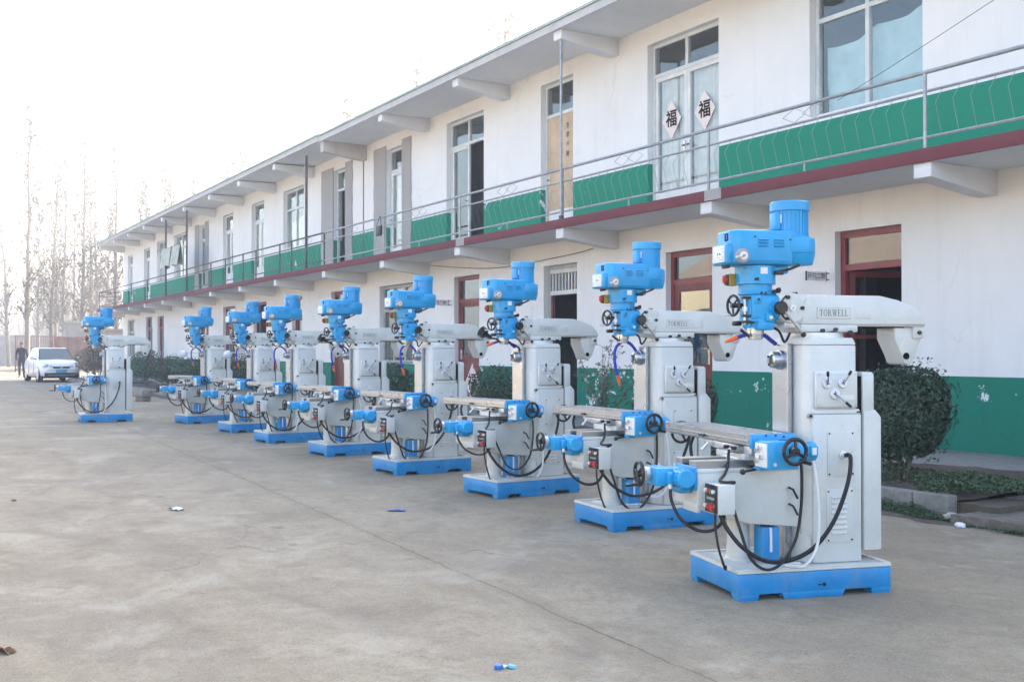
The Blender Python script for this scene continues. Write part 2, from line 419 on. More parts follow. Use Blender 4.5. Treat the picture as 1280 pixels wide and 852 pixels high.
def tag(o, label, cat, group=None, kind=None):
    if label: o['label'] = label
    if cat: o['category'] = cat
    if group: o['group'] = group
    if kind: o['kind'] = kind
    return o
def thing(name, label, cat, loc=(0, 0, 0), rz=0.0, group=None):
    o = bpy.data.objects.new(name, None); COL.objects.link(o)
    o.empty_display_size = .2; o.location = loc; o.rotation_euler = (0, 0, rz)
    return tag(o, label, cat, group)
def structure(o):
    o['kind'] = 'structure'; return o
def copy_tree(o, parent=None, skip=()):
    c = o.copy(); COL.objects.link(c); c.parent = parent
    for ch in o.children:
        if ch.name.split('.')[0] not in skip: copy_tree(ch, c, skip)
    return c
def text_mesh(body, size, depth, fat=0.0):
    """flat lettering as a mesh: returns verts, faces centred on the origin in the xy plane"""
    cu = bpy.data.curves.new('lettering', 'FONT'); cu.body = body; cu.size = size; cu.extrude = depth; cu.offset = fat
    cu.align_x = 'CENTER'; cu.align_y = 'CENTER'; cu.resolution_u = 3
    o = bpy.data.objects.new('lettering', cu); COL.objects.link(o)
    dg = bpy.context.evaluated_depsgraph_get(); dg.update()
    me = bpy.data.meshes.new_from_object(o.evaluated_get(dg))
    v = [x.co[:] for x in me.vertices]; f = [list(p.vertices) for p in me.polygons]
    bpy.data.objects.remove(o); bpy.data.curves.remove(cu); bpy.data.meshes.remove(me)
    return v, f
# ------------------------------------------------------------------ the milling machine (x: towards its back, y: along its table, z: up)
def serif_word(word, x0, x1, z0, z1):
    """quads of a Roman serif word in the xz plane"""
    T, t = .17, .07; s = .10
    def bar(ax, az, bx, bz, w):   # slanted bar of horizontal width w
        return [(ax - w / 2, az), (ax + w / 2, az), (bx + w / 2, bz), (bx - w / 2, bz)]
    def ser(x, z): return [(x - .16, z), (x + .16, z), (x + .16, z + .05), (x - .16, z + .05)]
    def ring(cx, cz, rx, rz, a0, a1, tx, tz, n=14):
        q = []
        for i in range(n):
            u, v = a0 + (a1 - a0) * i / n, a0 + (a1 - a0) * (i + 1) / n
            q.append([(cx + rx * math.cos(u), cz + rz * math.sin(u)), (cx + rx * math.cos(v), cz + rz * math.sin(v)),
                      (cx + (rx - tx) * math.cos(v), cz + (rz - tz) * math.sin(v)), (cx + (rx - tx) * math.cos(u), cz + (rz - tz) * math.sin(u))])
        return q
    L = {
        'T': (.8, [bar(.4, 0, .4, 1, T), ser(.4, 0), [(0.02, .93), (.78, .93), (.78, 1), (.02, 1)], bar(.04, .78, .04, .95, t), bar(.76, .78, .76, .95, t)]),
        'O': (.9, ring(.45, .5, .43, .5, 0, 2 * PI, .15, .06, 24)),
        'R': (.85, [bar(.18, 0, .18, 1, T), ser(.18, 0), [(.02, .95), (.3, .95), (.3, 1), (.02, 1)]] + ring(.34, .75, .3, .25, -PI / 2, PI / 2, .13, .06, 10)
              + [[(.18, .94), (.36, .94), (.36, 1), (.18, 1)], [(.18, .5), (.36, .5), (.36, .56), (.18, .56)], bar(.74, 0, .40, .52, T), ser(.74, 0)]),
        'W': (1.15, [bar(.36, 0, .12, 1, T), bar(.36, 0, .57, .95, t), bar(.80, 0, .57, 1, T), bar(.80, 0, 1.03, 1, t), ser(.12, .95), ser(.57, .95), ser(1.02, .95)]),
        'E': (.72, [bar(.18, 0, .18, 1, T), [(.02, 0), (.66, 0), (.66, .06), (.02, .06)], [(.02, .94), (.62, .94), (.62, 1), (.02, 1)], [(.2, .48), (.48, .48), (.48, .54), (.2, .54)],
              bar(.64, 0, .66, .22, t), bar(.6, .8, .6, 1, t), bar(.47, .4, .47, .62, t)]),
        'L': (.7, [bar(.18, 0, .18, 1, T), ser(.18, .95), [(.02, 0), (.64, 0), (.64, .06), (.02, .06)], bar(.62, 0, .64, .24, t)])}
    tot = sum(L[c][0] + .12 for c in word) - .12
    sx = (x1 - x0) / tot; sz = z1 - z0; cx = 0; out = []
    for c in word:
        w, qs = L[c]
        for q in qs: out.append([(x0 + (cx + a) * sx, z0 + b * sz) for a, b in q])
        cx += w + .12
    return out

def make_mill():
    root = thing('milling_machine', 'x', 'milling machine', (0, 0, 0))
    W, B = 'machine_white', 'blue_paint'
    # --- base
    m = MB(); h = .435; g = .288
    m.box(-h, h, -g, g, .030, .136, 'base_blue_paint', .008)
    for sx in (-1, 1):
        for sy in (-1, 1):
            x0, x1 = sorted((sx * h, sx * (h - .115))); y0, y1 = sorted((sy * g, sy * (g - .085)))
            m.prism([(x0, y0), (x1, y0), (x1, y1), (x0, y1)], 'z', .034, 0, 'base_blue_paint', 0, scale_hi=.86)
            m.box(x0 + .001, x1 - .001, y0 + .001, y1 - .001, .012, .034, 'base_blue_paint', .004)
    for sy in (-1, 1):
        y0, y1 = sorted((sy * (g - .001), sy * (g - .07)))
        m.prism([(-.195, .034), (.17, .034), (.15, .0), (-.175, .0)], 'y', y0, y1, 'base_blue_paint', .003)
    base = m.build('base', root)
    m = MB()
    m.box(-h - .002, h + .002, -g - .002, g + .002, .136, .150, W, .004)
    m.box(-h, h, -g, -g + .03, .1495, .158, W, .003); m.box(-h, h, g - .03, g, .1495, .158, W, .003)
    m.box(-h, -h + .03, -g + .031, g - .031, .1495, .158, W, .003); m.box(h - .03, h, -g + .031, g - .031, .1495, .158, W, .003)
    m.tube([(-.34, .17, .1515), (-.30, .05, .1515), (-.22, .09, .1515)], .012, W)
    m.build('coolant_tray', base)
    m = MB(); m.cyl((.045, -g - .002, .064), (.045, -g + .01, .064), .0095, 'black_rubber'); m.box(.010, .030, -g - .0015, -g + .01, .061, .067, 'black_rubber')
    m.build('drain_plug', base)
    # --- column
    m = MB()
    m.prism([(0, -.15), (.03, -.186), (.30, -.186), (.30, .186), (.03, .186), (0, .15)], 'z', .15, 1.285, W, .012, 2)
    m.prism([(0, -.15), (.03, -.186), (.30, -.186), (.30, .186), (.03, .186), (0, .15)], 'z', 1.285, 1.322, W, .006, 2, scale_hi=.93)
    m.prism([(.035, -.2), (.055, -.206), (.318, -.206), (.318, .206), (.055, .206), (.035, .2)], 'z', .152, .925, W, .010, 2)
    m.prism([(.035, -.2), (.055, -.206), (.318, -.206), (.318, .206), (.055, .206), (.035, .2)], 'z', .925, .95, W, .004, 1, scale_hi=.95)
    m.prism([(-.012, -.125), (.02, -.2), (.02, .2), (-.012, .125)], 'z', .152, .30, W, .006)
    col = m.build('column', root)
    m = MB()
    prof = [(-.046, -.080), (-.020, -.080), (-.001, -.056), (-.001, .056), (-.020, .080), (-.046, .080)]
    m.prism(prof, 'z', .24, 1.290, 'steel', .002, 1)
    m.build('slideways', col)
    m = MB()
    m.lathe((-.046, -.005, 1.205), (-1, 0, 0), [(0, .052), (.012, .052), (.014, .045), (.052, .043), (.055, .038), (.055, .022), (.03, .018)], 'steel', 28)
    for a in range(4):
        t = a * PI / 2 + .6; m.box(-.106, -.098, -.005 + .030 * math.cos(t) - .006, -.005 + .030 * math.cos(t) + .006, 1.205 + .030 * math.sin(t) - .006, 1.205 + .030 * math.sin(t) + .006, 'black_plastic', .001)
    m.build('spindle_nose', col)
    # lever panel
    m = MB(); m.box(.052, .288, -.2125, -.2065, .962, 1.140, 'machine_white', .003)
    m.box(.048, .292, -.2065, -.1865, .958, 1.144, 'silver_plate', .002)
    for x in (.062, .278):
        for z in (.972, 1.130): m.cyl((x, -.215, z), (x, -.206, z), .0035, 'dull_steel', n=10)
    m.box(.185, .270, -.2135, -.2125, .998, 1.022, 'silver_plate')
    panel = m.build('speed_panel', col)
    for (x, z, dx, dz) in ((.103, 1.086, -.016, .052), (.197, 1.088, .022, .055), (.150, 1.030, .062, -.060)):
        m = MB(); m.lathe((x, -.2125, z), (0, -1, 0), [(0, .028), (.014, .028), (.017, .025), (.017, .0)], 'silver_plate', 24)
        d = Vector((dx, 0, dz)).normalized(); p = Vector((-d.z, 0, d.x)); c = Vector((x, -.2305, z))
        m.add([c - d * .014 - p * .012, c + d * .02, c - d * .014 + p * .012, c - d * .005], [(0, 1, 3), (3, 1, 2)], 'dial_blue')
        m.tube([(x, -.232, z), (x + dx * .25, -.243, z + dz * .25), (x + dx * .8, -.255, z + dz * .8)], .0045, 'steel')
        m.cyl((x + dx * .72, -.253, z + dz * .72), (x + dx * 1.12, -.262, z + dz * 1.12), .0075, 'black_plastic', n=12)
        m.build('speed_lever', col)
    # covers
    m = MB(); m.box(.113, .270, -.2115, -.2055, .600, .835, W, .002)
    for x in (.123, .260):
        for z in (.612, .823): m.cyl((x, -.2145, z), (x, -.211, z), .0045, 'gap_dark', n=10)
    m.lathe((.200, -.2115, .712), (0, -1, 0), [(0, .021), (.012, .021), (.013, .015), (.026, .014)], 'silver_plate', 16)
    m.build('access_cover', col)
    m = MB(); m.box(.107, .264, -.2115, -.2055, .258, .535, W, .002)
    for x in (.117, .254):
        for z in (.270, .523): m.cyl((x, -.2145, z), (x, -.211, z), .0045, 'gap_dark', n=10)
    for i in range(8):
        z = .300 + i * .0265; m.prism([(-.2115, z), (-.2205, z + .004), (-.2115, z + .018)], 'x', .135, .222, W)
    m.build('louvred_cover', col)
    m = MB()
    m.cyl((.022, -.2005, .915), (.022, -.183, .915), .013, 'dull_steel', n=18); m.cyl((.022, -.203, .915), (.022, -.2, .915), .007, 'gap_dark', n=12)
    m.build('oil_sight', col)
    MB().box(.288, .310, -.2085, -.2055, .930, .938, 'black_plastic', .001).build('cover_latch', col)
    # --- rear cabinet
    m = MB()
    m.prism([(.334, -.19), (.404, -.19), (.404, .19), (.334, .19)], 'z', .925, 1.128, W, .008); m.prism([(.334, -.19), (.404, -.19), (.404, .19), (.334, .19)], 'z', 1.126, 1.142, W, .003, scale_hi=.9)
    m.prism([(.334, .206), (.334, .93), (.404, .945), (.440, .905), (.440, .206)], 'y', -.2, .2, W, .008)
    m.box(.316, .336, -.178, .178, .21, 1.12, 'gap_dark')  # near-black plate set behind the gap, painting its shade
    m.build('rear_cabinet', root)
    # --- turret and ram
    m = MB()
    m.lathe((.165, 0, 1.318), (0, 0, 1), [(0, .150), (.010, .150), (.013, .146), (.030, .146), (.032, .14)], 'silver_plate', 40)
    m.box(.012, .352, -.122, .122, 1.352, 1.393, W, .008)
    for x, z in ((.135, 1.360), (.190, 1.348), (.212, 1.366), (.30, 1.352)):
        m.cyl((x, -.14, z), (x, -.118, z), .010, 'black_plastic', n=12)
    turret = m.build('turret', root)
    m = MB()
    m.prism([(.02, 1.394), (.045, 1.535), (.075, 1.548), (.49, 1.548), (.60, 1.526), (.70, 1.490), (.752, 1.445), (.776, 1.40), (.770, 1.394)], 'y', -.118, .118, W, .022, 3)
    m.box(.02, .775, -.106, .106, 1.384, 1.398, W, .004)
    ram = m.build('ram', root)
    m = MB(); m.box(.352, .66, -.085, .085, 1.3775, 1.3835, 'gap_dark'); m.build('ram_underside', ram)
    m = MB()
    y = -.1205
    m.box(.105, .308, y, -.116, 1.422, 1.486, W, .001); m.box(.108, .305, y - .0006, y + .001, 1.425, 1.483, W)
    for x in (.1095, .3035):
        for z in (1.427, 1.481): m.cyl((x, y - .002, z), (x, y, z), .0022, 'faint_ink', n=8)
    for a in ((.108, .305, 1.425, 1.4262), (.108, .305, 1.4818, 1.483)): m.box(a[0], a[1], y - .0012, y, a[2], a[3], 'faint_ink')
    for a in ((.108, .1092), (.3038, .305)): m.box(a[0], a[1], y - .0012, y, 1.4275, 1.4805, 'faint_ink')
    plate = m.build('name_plate', ram)
    for q in serif_word('TORWELL', .122, .292, 1.437, 1.472):
        m2 = q
        if 'lt' not in locals(): lt = MB()
        lt.add([(a, y - .0014, b) for a, b in q], [(0, 1, 2, 3)], 'letter_ink')
    lt.build('lettering', ram, smooth=0)
    m = MB(); m.box(.330, .430, y + .001, -.116, 1.424, 1.488, W, .002)
    for i in range(5): m.box(.345, .345 + (.07 if i else .05), y, y + .002, 1.474 - i * .010, 1.4752 - i * .010, 'silver_plate')
    m.build('rating_plate', ram)
    # --- overarm bracket
    m = MB()
    m.prism([(.600, 1.384), (.600, 1.318), (.648, 1.225), (.662, 1.185), (.690, 1.175), (.722, 1.205), (.770, 1.318), (.772, 1.384)], 'y', -.085, .085, W, .010, 2)
    m.box(.708, .775, -.10, .10, 1.320, 1.394, W, .006)
    m.cyl((.742, -.112, 1.352), (.742, -.098, 1.352), .011, 'black_plastic', n=14)
    m.cyl((.672, -.0875, 1.225), (.672, -.08, 1.225), .019, 'gap_dark', n=18)
    m.build('arbor_support', root)
    # --- knuckle
    m = MB()
    m.lathe((-.035, .118, 1.478), (0, -1, 0), [(0, .080), (.23, .080), (.236, .076), (.2362, 0)], W, 40)
    m.cyl((-.155, 0, 1.480), (-.02, 0, 1.480), .086, W, r1=.080, n=30)
    m.prism([(-.03, 1.40), (-.03, 1.552), (.07, 1.548), (.07, 1.392)], 'y', -.110, .110, W, .014, 2)
    m.prism([(-.075, 1.385), (-.045, 1.372), (.02, 1.372), (.02, 1.41), (-.06, 1.42)], 'y', -.10, .10, 'silver_plate', .008)
    kn = m.build('tilt_knuckle', root)
    m = MB()
    yy = -.1205
    for i in range(22):
        a0, a1 = R(118 + i * 5.6), R(118 + (i + 1) * 5.6); r0, r1 = .066, .077
        m.add([(-.035 + r0 * math.cos(a0), yy, 1.478 + r0 * math.sin(a0)), (-.035 + r1 * math.cos(a0), yy, 1.478 + r1 * math.sin(a0)), (-.035 + r1 * math.cos(a1), yy, 1.478 + r1 * math.sin(a1)), (-.035 + r0 * math.cos(a1), yy, 1.478 + r0 * math.sin(a1))], [(0, 1, 2, 3)], 'dark_ink')
    m.build('angle_scale', kn, smooth=0)
    for x, z in ((-.063, 1.533), (-.063, 1.423), (.020, 1.478)): MB().cyl((x, -.131, z), (x, -.118, z), .010, 'black_plastic', n=14).build('lock_bolt', kn)
    m = MB(); m.cyl((-.035, -.127, 1.478), (-.035, -.118, 1.478), .017, 'silver_plate', n=20); m.cyl((-.035, -.129, 1.478), (-.035, -.126, 1.478), .006, 'dull_steel', n=6); m.build('pivot_bolt', kn)
    MB().box(.012, .030, -.06, -.03, 1.552, 1.566, 'black_plastic', .002).build('level_stop', kn)
    # --- head
    hx = -.188
    m = MB()
    m.lathe((hx, 0, 1.375), (0, 0, 1), [(0, .062), (.03, .066), (.034, .082), (.17, .082), (.178, .092), (.186, .092), (.190, .088), (.228, .088), (.230, .106), (.325, .106), (.327, .10)], B, 36)
    m.prism([(-.245, -.080), (-.095, -.088), (-.085, -.06), (-.085, .06), (-.095, .088), (-.245, .080)], 'z', 1.415, 1.548, B, .016, 3)
    m.box(-.165, -.095, -.078, .078, 1.40, 1.56, B, .02, 3)
    m.box(-.215, -.118, -.085, .085, 1.362, 1.418, B, .012, 2)
    m.cyl((-.108, -.108, 1.477), (-.108, -.06, 1.477), .044, B, r1=.052, n=26)
    m.box(-.255, -.235, -.05, .02, 1.375, 1.40, B, .005)
    m.box(-.19, -.03, -.075, .075, 1.66, 1.706, B, .012)
    head = m.build('milling_head', root)
    m = MB(); m.box(-.175, -.125, -.098, -.075, 1.405, 1.45, B, .008); m.box(-.235, -.20, -.095, -.07, 1.50, 1.545, B, .008); m.cyl((-.15, -.104, 1.428), (-.15, -.09, 1.428), .010, 'silver_plate', n=14); m.cyl((-.218, -.100, 1.522), (-.218, -.09, 1.522), .007, 'dark_ink', n=10)
    m.prism([(-.20, 1.362), (-.10, 1.37), (-.085, 1.44), (-.10, 1.44)], 'y', -.03, .03, B, .006); m.build('cast_boss', head)
    m = MB(); m.box(-.212, -.172, -.1075, -.104, 1.655, 1.69, 'label_white', .001); m.build('warning_sticker', head)
    m = MB(); m.lathe((hx, 0, 1.376), (0, 0, -1), [(0, .046), (.035, .046), (.037, .040), (.062, .038), (.064, .025)], 'steel', 26); m.build('quill', head)
    m = MB()
    m.lathe((-.108, -.106, 1.477), (0, -1, 0), [(0, .030), (.012, .036), (.035, .036), (.042, .030), (.042, 0)], 'black_plastic', 24)
    m.tube([(-.104, -.140, 1.472), (-.05, -.150, 1.405), (.002, -.160, 1.340)], .0062, 'dull_steel'); m.ball((.004, -.160, 1.337), .0145, 'black_plastic')
    m.build('quill_lever', head)
    m = MB()
    m.torus((-.322, -.01, 1.492), (1, .15, 0), .052, .0075, 'black_plastic', 30, 8); m.cyl((-.334, -.01, 1.492), (-.245, -.01, 1.492), .013, 'black_plastic', n=14)
    for i in range(3):
        t = i * 2.094 + .5; m.tube([(-.324, -.01, 1.492), (-.322, -.01 + .05 * math.cos(t), 1.492 + .05 * math.sin(t))], .0055, 'black_plastic', 6)
    m.cyl((-.332, .01, 1.442), (-.372, .015, 1.439), .006, 'silver_plate', n=10)
    m.build('fine_feed_wheel', head)
    m = MB()
    m.cyl((-.272, -.045, 1.395), (-.272, -.045, 1.54), .0085, 'steel', n=14)
    for z in (1.525, 1.43, 1.398): m.box(-.288, -.225, -.062, -.030, z, z + .014, 'black_plastic', .003)
    m.cyl((-.272, -.045, 1.46), (-.272, -.045, 1.485), .015, 'silver_plate', n=16)
    m.box(-.315, -.268, -.01, .025, 1.385, 1.412, 'black_plastic', .008)
    m.cyl((-.285, -.02, 1.365), (-.235, -.02, 1.33), .009, 'black_plastic', n=10)
    m.build('depth_stop', head)
    m = MB(); m.cyl((-.215, -.096, 1.628), (-.215, -.080, 1.628), .020, 'silver_plate', n=20); m.cyl((-.232, -.112, 1.628), (-.232, -.090, 1.628), .009, 'black_plastic', n=12)
    for x, z in ((-.222, 1.642), (-.205, 1.615)): m.cyl((x, -.0975, z), (x, -.095, z), .003, 'red_plastic', n=8)
    m.build('feed_dial', head)
    m = MB(); m.box(-.330, -.285, .018, .062, 1.598, 1.662, 'yellow_plastic', .005); m.box(-.342, -.329, .022, .058, 1.602, 1.658, 'black_plastic', .003); m.cyl((-.352, .04, 1.632), (-.34, .04, 1.632), .019, 'red_plastic', n=18); m.box(-.357, -.351, .034, .046, 1.612, 1.652, 'red_plastic', .002)
    m.build('power_switch', head)
    m = MB(); m.tube([(-.27, -.07, 1.700), (-.38, -.09, 1.692)], .005, 'steel'); m.cyl((-.385, -.091, 1.692), (-.425, -.098, 1.686), .010, 'black_plastic', n=12); m.build('brake_lever', head)
    m = MB(); m.tube([(-.10, -.085, 1.668), (-.03, -.09, 1.685), (.02, -.09, 1.705)], .007, 'black_plastic'); m.box(-.125, -.075, -.105, -.07, 1.652, 1.672, 'black_plastic', .005); m.build('gear_lever', head)
    m = MB(); m.tube([(-.12, -.105, 1.57), (-.10, -.11, 1.575)], .011, 'black_plastic'); m.box(-.13, -.09, -.095, -.07, 1.556, 1.575, 'black_plastic', .004); m.build('clamp_knob', head)
    for q, z in ((-.275, 1.556), (-.225, 1.556)): MB().cyl((hx + .5 * (q + .25), -.094, z), (hx + .5 * (q + .25), -.080, z), .007, 'dark_ink', n=10).build('bolt', head)
    # --- belt housing
    m = MB()
    def arc(cx, cy, r, a0, a1, n): return [(cx + r * math.cos(R(a0 + (a1 - a0) * i / n)), cy + r * math.sin(R(a0 + (a1 - a0) * i / n))) for i in range(n + 1)]
    rear = arc(.022, 0, .128, -80, 80, 14)
    m.prism([(-.372, -.075), (-.335, -.118)] + [(-.03, -.126), (-.03, .126)] + [(-.335, .118), (-.372, .075)], 'z', 1.704, 1.884, B, .016, 3)
    m.prism([(-.06, -.126)] + rear + [(-.06, .126)], 'z', 1.765, 1.852, B, .010, 2)
    m.prism([(-.06, -.126)] + rear + [(-.06, .126)], 'z', 1.766, 1.712, B, .004, 2, scale_hi=.80)
    m.prism([(-.05, 1.884), (-.03, 1.884), (.022, 1.850), (-.05, 1.846)], 'y', -.112, .112, B, .004)
    m.box(-.398, -.345, -.088, .088, 1.704, 1.812, B, .014, 3)
    m.box(-.30, -.12, -.05, .05, 1.883, 1.888, B, .003)
    m.box(-.335, -.05, -.1295, -.12, 1.722, 1.728, B, .002)
    hs = m.build('belt_housing', root)
    for x in (-.205, -.115):
        for z in (1.795, 1.812, 1.829): MB().prism([(-.1255, z), (-.1335, z + .003), (-.1255, z + .010)], 'x', x - .028, x + .028, B).build('louvre', hs)
    for x, z in ((-.255, 1.845), (-.05, 1.835)): MB().cyl((x, -.129, z), (x, -.124, z), .005, 'dark_ink', n=8).build('cover_screw', hs)
    m = MB(); m.box(-.4015, -.3975, -.066, .066, 1.716, 1.802, 'label_white', .0018)
    random.seed(3)
    for r in range(5):
        for c in range(6):
            if random.random() < .6: m.box(-.4025, -.4015, -.055 + c * .019, -.055 + c * .019 + .011, 1.727 + r * .014, 1.7305 + r * .014, 'faint_ink')
    for yv in (-.02, .005): m.box(-.403, -.4015, yv, yv + .009, 1.756, 1.765, 'dark_ink')
    m.build('speed_chart', hs)
    m = MB(); m.box(-.3745, -.368, -.055, -.015, 1.828, 1.868, 'gap_dark', .002); m.box(-.3765, -.371, -.050, -.036, 1.832, 1.862, 'dial_blue', .001); m.build('window', hs)
    m = MB(); m.lathe((-.325, -.118, 1.745), (0, -1, 0), [(0, .038), (.014, .038), (.020, .030), (.020, 0)], 'cement_grey', 30); m.cyl((-.325, -.1395, 1.745), (-.325, -.137, 1.745), .022, 'label_white', n=24); m.cyl((-.325, -.15, 1.745), (-.325, -.139, 1.745), .007, 'dull_steel', n=12)
    m.tube([(-.335, -.142, 1.740), (-.372, -.146, 1.735)], .006, 'silver_plate')
    m.build('speed_dial', hs)
    # --- motor
    m = MB(); mc = (.016, 0)
    m.lathe((mc[0], mc[1], 1.850), (0, 0, 1), [(0, .106), (.012, .106), (.014, .094), (.150, .094)], B, 40)
    for i in range(30):
        t = 2 * PI * i / 30; M4 = Matrix.Translation((mc[0], mc[1], 0)) @ Matrix.Rotation(t, 4, 'Z')
        m.box(.090, .0980, -.0045, .0045, 1.864, 1.998, B, M=M4)
    mo = m.build('motor', root)
    m = MB(); m.lathe((mc[0], mc[1], 1.997), (0, 0, 1), [(0, .100), (.002, .1055), (.046, .1055), (.052, .100), (.053, .03), (.0532, 0)], B, 40); m.build('fan_cover', mo)
    m = MB(); m.box(-.100, -.070, -.060, .01, 1.895, 1.985, B, .006); m.build('terminal_box', mo)
    m = MB(); M4 = Matrix.Translation((mc[0], mc[1], 0)) @ Matrix.Rotation(R(205), 4, 'Z'); m.box(.098, .1035, -.020, .022, 1.930, 1.975, 'label_white', .001, M=M4); m.box(.1033, .1042, -.008, .008, 1.946, 1.962, 'sticker_pink', M=M4); m.build('motor_plate', mo)
    # --- knee
    m = MB()
    m.prism([(-.592, .648), (-.592, .455), (-.565, .440), (-.300, .362), (-.012, .335), (-.012, .648)], 'y', -.150, .150, W, .010, 2)
    m.box(-.596, -.008, -.155, .155, .632, .652, W, .004)
    m.box(-.597, -.575, -.15, .02, .430, .475, W, .004)
    m.box(-.02, -.004, -.14, .14, .30, .66, W, .004)
    m.cyl((-.025, -.156, .643), (-.025, -.148, .643), .006, 'dull_steel', n=10)
    kne = m.build('knee', root)
    for q in (-1, 1):
        y0, y1 = sorted((q * .128, q * .045)); m = MB(); m.box(-.592, -.05, y0, y1, .6515, .690, 'dull_steel', .002, 1); m.build('knee_slideway', kne)
    m = MB(); m.box(-.585, -.05, -.044, .044, .6515, .664, 'gap_dark'); m.build('screw_trough', kne)
    for x, z in ((-.06, .515), (-.06, .43)): MB().tube([(x - .022, -.155, z + .03), (x - .005, -.172, z + .02), (x + .022, -.172, z - .028)], .006, 'black_plastic').build('clamp_lever', kne)
    # --- saddle
    m = MB()
    m.box(-.335, -.060, -.155, .175, .690, .724, W, .006)
    m.prism([(-.20, .724), (-.20, .762), (.38, .762), (.34, .735), (.24, .724)], 'x', -.318, -.075, 'silver_plate', .005)
    m.box(-.340, -.30, -.10, .16, .665, .700, 'steel', .004)
    for yv in (.11, .02, -.06): m.cyl((-.346, yv, .685), (-.338, yv, .685), .005, 'silver_plate', n=10)
    sad = m.build('saddle', root)
    m = MB(); m.box(-.362, -.318, -.120, -.035, .724, .764, 'dull_steel', .006); m.cyl((-.38, -.08, .738), (-.36, -.08, .738), .014, 'silver_plate', n=14); m.cyl((-.385, -.03, .752), (-.36, -.03, .752), .010, 'black_plastic', n=10); m.cyl((-.385, -.115, .752), (-.36, -.115, .752), .010, 'black_plastic', n=10)
    m.build('limit_switch', sad)
    m = MB(); m.tube([(-.318, .24, .745), (-.345, .25, .748), (-.365, .275, .715)], .0075, 'silver_plate'); m.ball((-.366, .277, .712), .011, 'silver_plate'); m.tube([(-.325, .09, .74), (-.34, .12, .732)], .008, 'dull_steel'); m.build('table_clamp', sad)
    m = MB(); m.tube([(-.30, -.24, .655), (-.40, -.275, .648)], .0065, 'black_plastic'); m.ball((-.405, -.277, .647), .0155, 'black_plastic'); m.box(-.33, -.27, -.20, -.15, .655, .668, 'black_plastic', .004); m.build('feed_lever', sad)
    # --- table
    m = MB(); xs = [-.335, -.285, -.267, -.213, -.195, -.141, -.123, -.075]
    prof = [(-.335, .772), (-.335, .822)]
    for a, b in ((-.282, -.268), (-.212, -.198), (-.142, -.128)): prof += [(a, .822), (a, .806), (b, .806), (b, .822)]
    prof += [(-.075, .822), (-.075, .772), (-.10, .762), (-.31, .762)]
    n = len(prof)
    vs = [(a, -.212, c) for a, c in prof] + [(a, .862, c) for a, c in prof]
    bm = bmesh.new(); bv = [bm.verts.new(v) for v in vs]
    for f in [list(range(n)), list(range(n, 2 * n))[::-1]]: bm.faces.new([bv[i] for i in f])
    for i in range(n): bm.faces.new([bv[i], bv[n + i], bv[n + (i + 1) % n], bv[(i + 1) % n]])
    bmesh.ops.recalc_face_normals(bm, faces=bm.faces[:]); bmesh.ops.triangulate(bm, faces=[f for f in bm.faces if len(f.verts) > 4]); m.bm(bm, 'steel'); bm.free()
    m.box(-.341, -.335, -.21, .86, .788, .797, 'dull_steel', .001)
    m.box(-.352, -.336, .30, .36, .779, .795, 'black_plastic', .003)
    tab = m.build('table', root)
    m = MB(); m.box(-.30, -.11, .862, .885, .755, .815, W, .006)
    m.torus((-.205, .925, .757), (0, 1, 0), .062, .0085, 'black_plastic', 32, 8); m.cyl((-.205, .88, .757), (-.205, .94, .757), .018, 'black_plastic', n=16)
    for i in range(3):
        t = i * 2.094 + 1; m.tube([(-.205, .927, .757), (-.205 + .06 * math.cos(t), .925, .757 + .06 * math.sin(t))], .007, 'black_plastic', 6)
    m.build('handwheel', tab)
    # --- longitudinal feed gearbox
    m = MB()
    m.box(-.338, -.085, -.238, -.2125, .757, .832, B, .006)
    m.box(-.322, -.150, -.386, -.238, .664, .803, B, .010, 2)
    m.box(-.322, -.27, -.300, -.230, .652, .668, B, .004)
    m.cyl((-.205, -.415, .757), (-.205, -.384, .757), .030, B, n=22)
    gb = m.build('feed_gearbox', root)
    for x, z in ((-.30, .80), (-.255, .822), (-.20, .822), (-.155, .815), (-.12, .80)): MB().cyl((x, -.2402, z), (x, -.236, z), .0058, 'dark_ink', n=10).build('cap_screw', gb)
    MB().cyl((-.285, -.3885, .69), (-.285, -.385, .69), .009, 'silver_plate', n=14).build('oil_plug', gb)
    for x in (-.225, -.20): MB().box(x, x + .016, -.33, -.31, .8025, .806, 'dark_ink', .001).build('oil_cap', gb)
    m = MB(); m.box(-.330, -.3215, -.378, -.262, .674, .792, 'label_white', .002)
    for yv, z in ((-.30, .755), (-.345, .725), (-.295, .705), (-.33, .77)): m.cyl((-.345, yv, z), (-.329, yv, z), .012, 'silver_plate', n=14); m.box(-.351, -.344, yv - .004, yv + .004, z - .012, z + .012, 'dull_steel', .001)
    m.build('feed_panel', gb)
    m = MB()
    m.torus((-.205, -.440, .757), (0, 1, 0), .061, .0105, 'black_plastic', 36, 8); m.cyl((-.205, -.452, .757), (-.205, -.412, .757), .022, 'black_plastic', n=18)
    for i in range(3):
        t = i * 2.094 + 1.57; m.tube([(-.205, -.446, .757), (-.205 + .06 * math.cos(t), -.441, .757 + .06 * math.sin(t))], .0085, 'black_plastic', 6)
    m.cyl((-.160, -.446, .706), (-.158, -.50, .703), .010, 'black_plastic', n=12)
    m.build('handwheel', gb)
    m = MB()
    m.lathe((-.150, -.310, .744), (1, 0, 0), [(0, .040), (.012, .048), (.085, .048), (.088, .050), (.118, .050), (.124, .044), (.125, 0)], B, 28)
    m.box(-.075, -.032, -.365, -.34, .725, .775, B, .004); m.box(-.066, -.042, -.3665, -.3645, .732, .768, 'label_white')
    m.build('feed_motor', gb)
    # --- cross feed gearbox on the front of the knee
    m = MB()
    m.box(-.608, -.590, -.145, .10, .545, .662, B, .005)
    m.box(-.785, -.690, -.075, .085, .562, .655, B, .010, 2)
